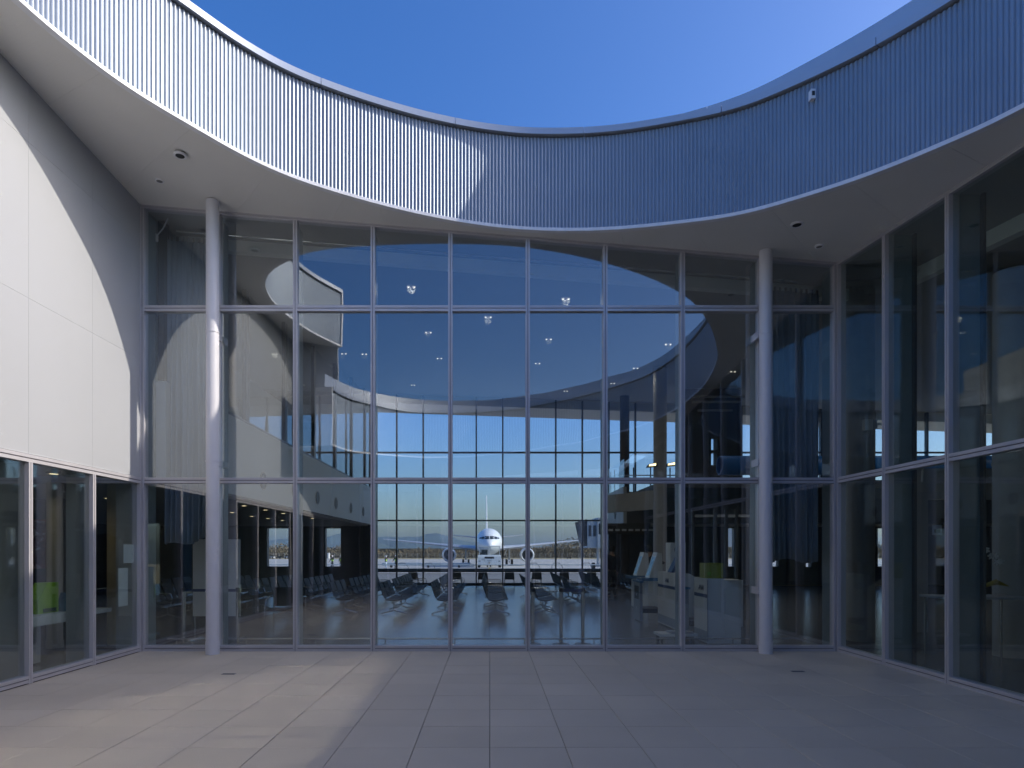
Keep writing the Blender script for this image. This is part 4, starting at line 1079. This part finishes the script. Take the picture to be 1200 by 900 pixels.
# ------------------------------------------------------------------ people
def skin_mesh(name, chains, m, parent):
    """chains: list of lists of (x,y,z,r); a chain starting with an int links to that vertex index"""
    vs, es, rs = [], [], []
    for ch in chains:
        prev = None
        for p in ch:
            if isinstance(p, int): prev = p; continue
            vs.append(p[:3]); rs.append(p[3:] if len(p) == 5 else (p[3], p[3]))
            if prev is not None: es.append((prev, len(vs) - 1))
            prev = len(vs) - 1
    me = bpy.data.meshes.new(name); me.from_pydata(vs, es, []); o = bpy.data.objects.new(name, me); C.objects.link(o); o.parent = parent
    md = o.modifiers.new('skin', 'SKIN'); md.use_smooth_shade = True
    sv = me.skin_vertices[0].data
    for k, r in enumerate(rs): sv[k].radius = r
    sv[0].use_root = True
    o.modifiers.new('sub', 'SUBSURF').levels = 1; o.modifiers[-1].render_levels = 1
    me.materials.append(M[m]); return o
def person(label, loc, rz, top, bottom, head, vest=False, armL=(0, -.05), armR=(0, .05), stride=.1, bag=False):
    t = thing('person', label, 'person', (0, 0, 0))
    s = stride
    sh = 1.40
    def arm(sd, q):   # q=(raise, forward)
        ex, ey, ez = sd * (.25 + .10 * q[0]), -.05 + q[1], 1.12 + .22 * q[0]
        hx_, hy_, hz = sd * (.26 + .02 * q[0]), -.14 + q[1] * 2.2, .86 + .75 * q[0]
        return (ex, ey, ez), (hx_, hy_, hz)
    hands = []
    ch = [[(0, 0, .92, .10, .075), (0, 0, 1.08, .10, .07), (0, 0, 1.25, .125, .08), (0, .0, 1.40, .11, .07), (0, 0, 1.48, .055), (0, -.01, 1.55, .06), (0, -.015, 1.62, .085, .095), (0, -.01, 1.71, .05)]]
    n = 8
    for sd, q in ((-1, armL), (1, armR)):
        (e, h) = arm(sd, q)
        d = Vector(h) - Vector(e); d.normalize()
        w_ = Vector(h); pal = w_ + d * .07
        ch.append([3, (sd * .18, 0, 1.40, .06), (*e, .045), (*h, .030), (*pal, .032, .018)])
        base = n + 3; n += 4
        side = Vector((0, 1, 0)) if abs(d.y) < .9 else Vector((1, 0, 0))
        side = side - d * side.dot(d); side.normalize()
        for k_, (o_, l_) in enumerate(((-.027, .07), (-.009, .082), (.009, .078), (.027, .062))):
            a_ = pal + side * o_ + d * .02; e_ = a_ + d * l_ + Vector((-sd * .012, 0, 0))
            ch.append([base, (*a_, .010), (*e_, .008)]); n += 2
        th = w_ + side * -.035 + d * .02; te = th + d * .05 - side * .025
        ch.append([base - 1, (*th, .011), (*te, .009)]); n += 2
    for sd in (-1, 1):
        y = s * sd
        ch.append([0, (sd * .095, 0, .86, .07), (sd * .10, y * .6 - .02, .48, .06), (sd * .10, y * 1.5 + .03, .09, .042), (sd * .105, y * 1.5 - .10, .035, .036)])
    body = skin_mesh('body', ch, 'skin', t)
    # jacket
    jc = [[(0, 0, .88, .165, .13), (0, 0, 1.08, .16, .12), (0, 0, 1.25, .18, .125), (0, 0, 1.40, .155, .105), (0, 0, 1.47, .075, .07)]]
    for sd, q in ((-1, armL), (1, armR)):
        (e, h) = arm(sd, q); jc.append([3, (sd * .185, 0, 1.39, .078), (*e, .060), (*(Vector(h) * .92 + Vector(e) * .08), .044)])
    skin_mesh('jacket', jc, top, t)
    tr_ = [[(0, 0, 1.0, .15, .12), (0, 0, .86, .145, .12)]]
    for sd in (-1, 1):
        y = s * sd; tr_.append([1, (sd * .095, 0, .80, .10), (sd * .10, y * .6 - .02, .48, .075), (sd * .10, y * 1.5 + .03, .10, .060)])
    skin_mesh('trousers', tr_, bottom, t)
    for sd in (-1, 1):
        y = s * sd * 1.5
        MB().rings([[(sd * .105 + a * .05, y - .17, .004), (sd * .105 + a * .05, y + .08, .004), (sd * .105 + a * .04, y + .07, .09), (sd * .105 + a * .04, y - .15, .05)] for a in (-1, 1)]).build('shoe', 'black', t, world=False)
    if head == 'helmet':
        MB().rings([[(r_ * math.cos(a), -.01 + r_ * 1.15 * math.sin(a), z) for a in [2 * math.pi * k / 14 for k in range(14)]] for r_, z in ((.125, 1.67), (.115, 1.69), (.11, 1.74), (.07, 1.79), (.01, 1.80))]).build('helmet', 'helmet', t, smooth=True, world=False)
    else:
        MB().rings([[(r_ * math.cos(a), .02 + r_ * 1.1 * math.sin(a), z) for a in [2 * math.pi * k / 14 for k in range(14)]] for r_, z in ((.085, 1.56), (.098, 1.62), (.098, 1.68), (.07, 1.74), (.01, 1.76))]).build('hair', 'hair', t, smooth=True, world=False)
    MB().rings([[(x, -.105, z) for x, z in ((-.012, 1.58), (.012, 1.58), (.008, 1.63), (-.008, 1.63))], [(x, -.09, z) for x, z in ((-.02, 1.58), (.02, 1.58), (.012, 1.64), (-.012, 1.64))]]).build('nose', 'skin', t, world=False)
    if vest:
        skin_mesh('vest', [[(0, 0, 1.0, .18, .14), (0, 0, 1.12, .178, .136), (0, 0, 1.25, .192, .138), (0, 0, 1.38, .15, .118)]], 'hiviz', t)
    if bag:
        MB().rings([[(.30 + a * .06, -.1, .62), (.30 + a * .06, .12, .62), (.30 + a * .04, .08, .84), (.30 + a * .04, -.06, .84)] for a in (-1, 1)]).build('bag', 'paper', t, world=False)
    t.location = loc; t.rotation_euler = (0, 0, rz); return t
person('person in dark coat seen from behind at the right of the hall', ((717 - CX) / F * 21, 21, 0), R(185), 'coat', 'trouser', 'hair', stride=.0)
person('person in dark clothes with a white bag beside the self check-in kiosks', ((761 - CX) / F * 19.2, 19.2, 0), R(120), 'coat', 'trouser', 'hair', armL=(.5, -.1), bag=True)
def gz(Y): return -.33 - (Y - 53.5) * .0176 if Y < 120 else -1.5
person('apron worker in green vest and pale trousers walking, left of the pair outside', ((452.3 - CX) / F * 86, 86, gz(86)), R(60), 'coat', 'paletrouser', 'helmet', True, (.3, -.05), (.2, .1), .16)
person('apron worker in green vest and dark trousers beside the window post outside', ((464 - CX) / F * 78, 78, gz(78)), R(-20), 'coat', 'trouser', 'helmet', True, (.2, -.1), (.3, .0), .05)
person('apron worker raising an arm outside the left punched window', ((389.5 - CX) / F * 84, 84, gz(84)), R(-30), 'coat', 'trouser', 'helmet', True, (.1, -.1), (1.1, -.08), .05)
person('apron worker half hidden at the edge of the left punched window', ((399.5 - CX) / F * 84, 84, gz(84)), R(30), 'coat', 'trouser', 'helmet', True, (.1, 0), (.2, 0), .05)

# ------------------------------------------------------------------ airliner (nose towards the camera)
YN = 112.0
ap = thing('airliner', 'white twin-engine airliner parked nose-on beyond the far window', 'airliner', (0, 0, 0))
def ell(y, cx_, cz_, rx, rz_, n=36): return [(cx_ + rx * math.cos(a), y, cz_ + rz_ * math.sin(a)) for a in [2 * math.pi * k / n for k in range(n)]]
fz = 4.65
stn = [(0, -.75, .03, .03), (.25, -.72, .55, .50), (.8, -.62, 1.00, .92), (1.6, -.48, 1.42, 1.36), (2.6, -.30, 1.80, 1.78), (3.8, -.14, 2.12, 2.16), (5.2, -.04, 2.36, 2.42), (7, 0, 2.48, 2.52), (9, 0, 2.51, 2.55), (33, 0, 2.51, 2.55), (38, .35, 2.2, 2.2), (43, .95, 1.5, 1.55), (47, 1.4, .75, .9), (48.5, 1.5, .3, .4)]
MB().rings([ell(y, 0, fz + dz, rx, rz_) for y, dz, rx, rz_ in stn]).build('fuselage', 'plane', ap, smooth=True)
# cockpit windows: follow the nose surface
def nose_pt(y, ang, out=.02):
    for (y0, d0, a0, b0), (y1, d1, a1, b1) in zip(stn, stn[1:]):
        if y0 <= y <= y1:
            t = (y - y0) / (y1 - y0); d = d0 + (d1 - d0) * t; rx = a0 + (a1 - a0) * t + out; rz_ = b0 + (b1 - b0) * t + out
            return (rx * math.cos(ang), y, fz + d + rz_ * math.sin(ang))
def nose_y_at(z, ang):
    lo, hi = .3, 9
    for _ in range(40):
        m_ = (lo + hi) / 2
        if nose_pt(m_, ang)[2] < z: lo = m_
        else: hi = m_
    return lo
def surf_at(x, z, out=.03):
    lo, hi = .05, 9
    for _ in range(40):
        y = (lo + hi) / 2
        for (y0, d0, a0, b0), (y1, d1, a1, b1) in zip(stn, stn[1:]):
            if y0 <= y <= y1: t = (y - y0) / (y1 - y0); d = d0 + (d1 - d0) * t; rx = a0 + (a1 - a0) * t; rz_ = b0 + (b1 - b0) * t; break
        if (x / rx) ** 2 + ((z - fz - d) / rz_) ** 2 < 1: hi = y
        else: lo = y
    return (x * 1.01, lo - out, z)
for s in (-1, 1):
    for (xa, xb, za0, za1, zb0, zb1) in ((.06, .80, 5.05, 5.62, 5.05, 5.60), (.88, 1.42, 5.05, 5.58, 5.08, 5.48), (1.48, 1.82, 5.10, 5.45, 5.18, 5.36)):
        b = MB(); nU = 4
        for q in range(nU + 1):
            u = q / nU; x = s * (xa + (xb - xa) * u)
            b.v += [surf_at(x, za0 + (zb0 - za0) * u), surf_at(x, za1 + (zb1 - za1) * u)]
            if q: k = 2 * q; b.f.append((k - 2, k, k + 1, k - 1))
        b.build('cockpit_window', 'cockpit', ap, fix=False)
# wings
def foil(xc, y0, chord, z, th): 
    pr = [(0, 0), (.05, .5), (.2, .95), (.4, 1), (.7, .55), (1, 0.03), (.7, -.35), (.4, -.55), (.2, -.5), (.05, -.3)]
    return [(xc, y0 + u * chord, z + v * th * .5) for u, v in pr]
for s in (-1, 1):
    MB().rings([foil(s * 2.0, 16, 10.5, 3.35, 1.3), foil(s * 8, 20.5, 6.8, 3.95, .85), foil(s * 23.6, 32.5, 2.3, 5.6, .25)]).build('wing', 'wing', ap, smooth=True)
    MB().rings([foil(s * .6, 41, 5.5, 5.9, .5), foil(s * 9.2, 46.5, 2.0, 6.9, .18)]).build('stabiliser', 'wing', ap, smooth=True)
    ex, ey, ez = s * 7.9, 15.6, 2.15
    eng = MB().rings([ell(ey + y, ex, ez, r_, r_, 28) for y, r_ in ((.9, 1.02), (.1, 1.12), (0, 1.22), (.15, 1.34), (1.2, 1.46), (3.2, 1.42), (4.6, 1.1))], False).build('engine_nacelle', 'nacelle', ap, smooth=True)
    MB().rings([ell(ey + .9, ex, ez, 1.02, 1.02, 28), ell(ey + .95, ex, ez, .01, .01, 28)], False).build('fan_disc', 'black', eng)
    MB().rings([ell(ey + y, ex, ez, r_, r_, 16) for y, r_ in ((.25, .02), (.5, .2), (.85, .34))], False).build('spinner', 'wing', eng, smooth=True)
    bl = MB()
    for k in range(22):
        a0 = 2 * math.pi * k / 22; bl.quad(*[(ex + r_ * math.cos(a), ey + yy, ez + r_ * math.sin(a)) for r_, a, yy in ((.3, a0, .78), (1.0, a0 + .02, .72), (1.0, a0 + .17, .84), (.3, a0 + .15, .86))])
    bl.build('fan_blade_set', 'black', eng, fix=False)
    MB().hexa([(ex - .15, ey + 1.6, ez + 1.2), (ex + .15, ey + 1.6, ez + 1.2), (ex + .15, ey + 7, ez + 1.2), (ex - .15, ey + 7, ez + 1.2), (ex - .12, ey + 3.4, ez + 1.85), (ex + .12, ey + 3.4, ez + 1.85), (ex + .12, ey + 7, ez + 1.85), (ex - .12, ey + 7, ez + 1.85)]).build('pylon', 'plane', ap)
    gx, gy = s * 4.65, 24.5
    gear = MB().path([(gx, gy, 1.0), (gx, gy, 3.4)], .2, 10).build('landing_gear', 'wing', ap)
    for dx in (-.57, .57):
        for dy in (-.7, .7): MB().path([(gx + dx - .2, gy + dy, .58), (gx + dx + .2, gy + dy, .58)], .58, 20).build('wheel', 'tyre', gear)
    MB().box(gx - .1, gx + .1, gy - .8, gy + .8, .5, .75).build('bogie_beam', 'wing', gear)
    MB().hexa([(gx - s * 1.0, gy - .8, 2.0), (gx - s * .95, gy - .8, 2.0), (gx - s * .95, gy + .8, 2.0), (gx - s * 1.0, gy + .8, 2.0), (gx - s * .6, gy - .8, 3.2), (gx - s * .55, gy - .8, 3.2), (gx - s * .55, gy + .8, 3.2), (gx - s * .6, gy + .8, 3.2)]).build('gear_door', 'plane', gear)
MB().rings([[(x * th, y, z) for x, y in ((-1, y0 + c_ * .3), (-.5, y0), (.5, y0), (1, y0 + c_ * .3), (.2, y0 + c_), (-.2, y0 + c_))] for z, y0, c_, th in ((6.4, 35.5, 9.5, .28), (8.5, 38.5, 7, .24), (16.6, 44.5, 3.0, .13))]).build('tail_fin', 'plane', ap, smooth=False)
ng = MB().path([(0, 5.6, .6), (0, 5.6, 2.6)], .14, 10).build('nose_gear', 'wing', ap)
for dx in (-.28, .28): MB().path([(dx - .14, 5.6, .46), (dx + .14, 5.6, .46)], .46, 18).build('wheel', 'tyre', ng)
ap.location = (-.05, YN, -1.45); ap.rotation_euler = (0, 0, R(1.0))
ZAP = gz(YN)

# tow tractor
YT = 101; zt0 = gz(YT)
tt = thing('tow_tractor', 'large pale grey aircraft tow tractor standing before the airliner nose', 'tow tractor', (0, 0, 0))
MB().rings([[(x, y, z) for x, y, z in ((-1.85, yy, .45), (1.85, yy, .45), (1.85, yy, 1.95 - dz), (-1.85, yy, 1.95 - dz))] for yy, dz in ((0, .12), (.12, 0), (6.5, 0), (6.6, .1))]).build('body', 'tractor', tt)
MB().rings([[(x, y, z) for x, y, z in ((-1.7, y0, z), (1.7, y0, z), (1.7, 2.6, z), (-1.7, 2.6, z))] for z, y0 in ((1.96, .25), (2.05, .25))]).build('cab_base', 'tractor', tt)
for x in (-1.66, -.03, 1.60):
    MB().box(x, x + .07, .26, .33, 2.051, 3.38).build('cab_post', 'tractor', tt); MB().box(x, x + .07, 2.5, 2.57, 2.051, 3.38).build('cab_post', 'tractor', tt)
MB().box(-1.75, 1.75, .15, 2.7, 3.381, 3.5).build('cab_roof', 'tractor', tt)
for x0, x1 in ((-1.585, -.035), (.045, 1.595)): MB().box(x0, x1, .28, .30, 2.06, 3.37).build('windscreen', 'glass', tt)
MB().box(-1.3, -.3, 1.0, 1.5, 2.051, 2.9).build('seat', 'dark', tt)
MB().box(-.75, .75, -.012, -.0015, 1.45, 1.78).build('radiator_grille', 'black', tt)
for s in (-1, 1):
    MB().box(s * 1.55 - .15, s * 1.55 + .15, -.012, -.0015, 1.0, 1.12).build('headlight', 'black', tt)
    for y in (1.4, 5.2): MB().path([(s * 1.86, y, .52), (s * 1.5, y, .52)], .52, 20).build('wheel', 'tyre', tt)
MB().path([(0, -.002, .8), (0, -.2, .8)], .16, 14).build('tow_hitch', 'steel', tt)
MB().box(-.35, .35, -.02, -.0135, 1.05, 1.2).build('badge', 'kioskgrey', tt)
MB().path([(-1.2, -.02, 1.25), (-1.05, -.04, 1.42), (-.8, -.04, 1.3), (-.7, -.02, 1.0)], .02, 6).build('hose', 'black', tt)
tt.location = ((573.5 - CX) / F * YT, YT, zt0)

# jet bridge
jb = thing('jet_bridge', 'grey boarding bridge head with dark hood at the right edge of the far window', 'jet bridge', (9, 60, 0))
def J(px, py, D): return at(px, py, D)
x0 = (686 - CX) / F * 60
MB().box(x0, x0 + .9, 58.8, 62, 1.85, 4.45).build('cab', 'bridge', jb)
MB().box(x0 + .91, x0 + 1.6, 58.6, 62.2, 1.80, 4.62).build('rotunda_panel', 'bridge', jb)
MB().box(x0 + 1.61, x0 + 14, 59, 61.6, 1.95, 4.35).build('tunnel', 'bridge', jb)
MB().hexa([(x0 - .35, 58.9, 2.5), (x0 - .005, 58.9, 2.0), (x0 - .005, 61.9, 2.0), (x0 - .35, 61.9, 2.5), (x0 - .75, 58.9, 4.3), (x0 - .005, 58.9, 4.5), (x0 - .005, 61.9, 4.5), (x0 - .75, 61.9, 4.3)]).build('hood', 'canvas', jb)
for x in (x0 + .12, x0 + .55): MB().box(x, x + .25, 58.78, 58.797, 2.9, 3.9).build('window', 'frame_dark', jb)
MB().path([(x0 + 1.2, 60, 1.8), (x0 + 1.2, 60, gz(60) + .5)], .14, 12).build('leg', 'wing', jb)
for dx in (.75, 1.65): MB().path([(x0 + dx - .12, 60, gz(60) + .45), (x0 + dx + .12, 60, gz(60) + .45)], .45, 18).build('wheel', 'tyre', jb)
MB().box(x0 + .5, x0 + 1.9, 59.8, 60.2, gz(60) + .5, gz(60) + .75).build('bogie', 'wing', jb)

# low dark baggage trailers / ground cover by the left engine
t = thing('ground_equipment', 'long low grey equipment bed under the left wing', 'ground equipment', (-9, 104, gz(104)))
MB().box(-17.5, -3.2, 103, 105.5, gz(104) + .35, gz(104) + .75).build('bed', 'bridge', t)
for x in (-16, -10, -5): MB().path([(x - .15, 103.2, gz(104) + .3), (x + .15, 103.2, gz(104) + .3)], .3, 12).build('wheel', 'tyre', t)
# bent lamp hoops on grass edge outside
for k, px in enumerate((472, 503, 626, 653, 688)):
    X = (px - CX) / F * 60; z = gz(60)
    tag(MB().path([(X - .5, 60, z), (X - .5, 60, z + .6), (X - .3, 60, z + .85), (X + .2, 60, z + .85), (X + .5, 60, z + .5), (X + .6, 60, z)], .03, 6).build('cycle_hoop', 'frame_dark'), 'thin dark bent hoop on the apron edge outside, ' + ['beside the right worker', 'left of the left engine', 'right of the right engine', 'between engine and jet bridge', 'under the jet bridge head'][k], 'hoop')
# apron edge rail
er = MB()
er.path([(-60, 57, gz(57) + .7), (60, 57, gz(57) + .7)], .05, 6)
tag(er.build('guard_rail', 'bridge'), 'long low grey guard rail at the edge of the apron outside', 'rail')

# ------------------------------------------------------------------ far background
def crowd_of_twigs(name, x0, x1, y, hfun, m, n, seed, size=(1.2, 3.2)):
    rr_ = random.Random(seed); b = MB()
    for _ in range(n):
        x = rr_.uniform(x0, x1); yy = y + rr_.uniform(-9, 9); h = hfun(x) * (.55 + .45 * rr_.random()); z = -1.5 + h * rr_.random() ** .8
        s = rr_.uniform(*size) * (.4 + .4 * rr_.random()); a = rr_.random() * 3.14; c_, s_ = math.cos(a) * s * .6, math.sin(a) * s * .6
        b.v += [(x - c_, yy - s_, z - s * .3), (x + c_, yy + s_, z - s * .2), (x + c_ * .3, yy + s_ * .3, z + s * .7), (x - c_ * .8, yy - s_, z + s * .4)]
        k = len(b.v) - 4; b.f.append((k, k + 1, k + 2, k + 3))
    o = b.build(name, m, fix=False); o['kind'] = 'stuff'; return o
def hh(x): return 4.6 + 1.0 * math.sin(x * .06) + .8 * math.sin(x * .21 + 1) + (3.0 * max(0, min(1, (x - 22) / 15)))
crowd_of_twigs('bare_wood', -240, 240, 272, hh, 'trees', 60000, 11, (.4, .95))
crowd_of_twigs('dark_undergrowth', -240, 240, 268, lambda x: hh(x) * .55, 'trees2', 20000, 12, (.4, .9))
struct(MB().box(-400, 400, 279, 284, -1.6, 2.4).build('earth_bank', 'trees2'))
# boundary fence posts
bf = thing('boundary_fence', 'thin pale boundary fence in front of the bare wood', 'fence', (0, 252, -1.5))
b = MB()
for k in range(-80, 81): b.box(k * 2.2 - .06, k * 2.2 + .06, 252, 252.12, -1.6, .5)
fp = b.build('post_row', 'greycol', bf); fp['kind'] = 'stuff'
b = MB()
for z in (-1.2, -.6, 0, .45): b.box(-176, 176, 252.05, 252.08, z, z + .05)
b.build('wire', 'greycol', bf)
# distant parked cars / sheds seen through the left punched windows
for k, (px, py, wd, hg, m_, lb) in enumerate(((318, 649, 5, 4, 'white', 'tiny white van far beyond the apron, leftmost in the left window'), (326, 650, 6, 3, 'frame_dark', 'tiny dark van far beyond the apron in the left window'), (336, 649, 6, 4, 'white', 'tiny pale shed far beyond the apron in the left window'), (385, 648, 3.0, 7, 'white', 'pale tank standing far beyond the apron in the second left window'), (666.8, 654.2, 5, 1.6, 'white', 'tiny white car far beyond the apron left of the jet bridge'))):
    D = 235; X, _, _ = at(px, py, D); Wd = wd / F * D / 2; H = hg / F * D
    t = thing('distant_vehicle' if k != 3 else 'distant_tank', lb, 'vehicle' if k != 3 else 'tank', (X, D, -1.5))
    if k == 3: MB().path([(X, D, -1.5), (X, D, -1.5 + H)], Wd, 16).build('shell', m_, t)
    else:
        MB().box(X - Wd, X + Wd, D, D + 2, -1.1, -1.5 + H * .6).build('body', m_, t); MB().box(X - Wd * .6, X + Wd * .7, D + .1, D + 1.9, -1.499 + H * .6, -1.5 + H).build('cab', 'cockpit', t)
        for dx in (-.6, .6): MB().path([(X + dx * Wd, D - .05, -1.15), (X + dx * Wd, D + .2, -1.15)], .35, 10).build('wheel', 'tyre', t)
# mountains
def mountains(name, D, prof, seed, depth=900):
    rr_ = random.Random(seed); b = MB(); pts = []
    X0, X1 = prof[0][0], prof[-1][0]; n = 240; m_ = 8
    def hgt(px):
        for (a, ya), (c, yc) in zip(prof, prof[1:]):
            if a <= px <= c: t = (px - a) / (c - a); t = t * t * (3 - 2 * t); return ya + (yc - ya) * t
        return prof[-1][1]
    jit = [0]
    for i in range(n + 1):
        px = X0 + (X1 - X0) * i / n; H = 1.6 + (HY - hgt(px)) / F * D
        H += (.6 * math.sin(i * .9) + .5 * math.sin(i * 2.3 + 1) + rr_.uniform(-.5, .5)) * D / F * .45
        for k in range(m_ + 1):
            u = k / m_; rid = math.sin(i * .35 + 3 * u) * .12 * u * (1 - u) * 4
            z = -1.5 + (H + 1.5) * (1 - (1 - u) ** 1.5) * (1 + rid * .5 * (1 - u)); y = D - depth * (1 - u) + math.sin(i * .5) * 60 * (1 - u)
            b.v.append(((px - CX) / F * D, y, z))
        if i:
            for k in range(m_):
                q = (i - 1) * (m_ + 1) + k; b.f.append((q, q + m_ + 1, q + m_ + 2, q + 1))
    # back slope
    base = len(b.v)
    for i in range(n + 1):
        px = X0 + (X1 - X0) * i / n; b.v.append(((px - CX) / F * D, D + depth, -1.6))
        if i: b.f.append((base + i - 1, (i - 1) * (m_ + 1) + m_, i * (m_ + 1) + m_, base + i))
    o = b.build(name, 'hill', smooth=True); return struct(o)
mountains('mountain', 6500, [(250, 641), (300, 640), (318, 636), (330, 631.5), (345, 633), (362, 640), (372, 636), (385, 633), (392, 628), (399, 625), (410, 629), (425, 633), (436, 630), (455, 629), (470, 629.5), (490, 629), (500, 626), (513, 624.8), (525, 628), (540, 633), (556, 636), (580, 640), (640, 643), (760, 643), (950, 641), (1200, 643)], 4)
mountains('mountain', 4500, [(200, 643), (330, 643), (390, 640), (430, 641), (447, 636.5), (458, 641), (520, 643.5), (900, 644)], 9, 600)

# ------------------------------------------------------------------ haze
hz = MB().box(-5200, 5200, -40, 7600, -3, 140).build('haze', 'wall'); hz.data.materials.clear(); hz['kind'] = 'stuff'
hm = bpy.data.materials.new('haze_air'); hm.use_nodes = True; hn = hm.node_tree
for x in list(hn.nodes): hn.nodes.remove(x)
ho = hn.nodes.new('ShaderNodeOutputMaterial'); hv = hn.nodes.new('ShaderNodeVolumePrincipled')
hv.inputs['Color'].default_value = (0.52, 0.74, 1.0, 1); hv.inputs['Density'].default_value = 0.000055; hv.inputs['Anisotropy'].default_value = 0.1
hn.links.new(hv.outputs[0], ho.inputs['Volume']); hz.data.materials.append(hm)
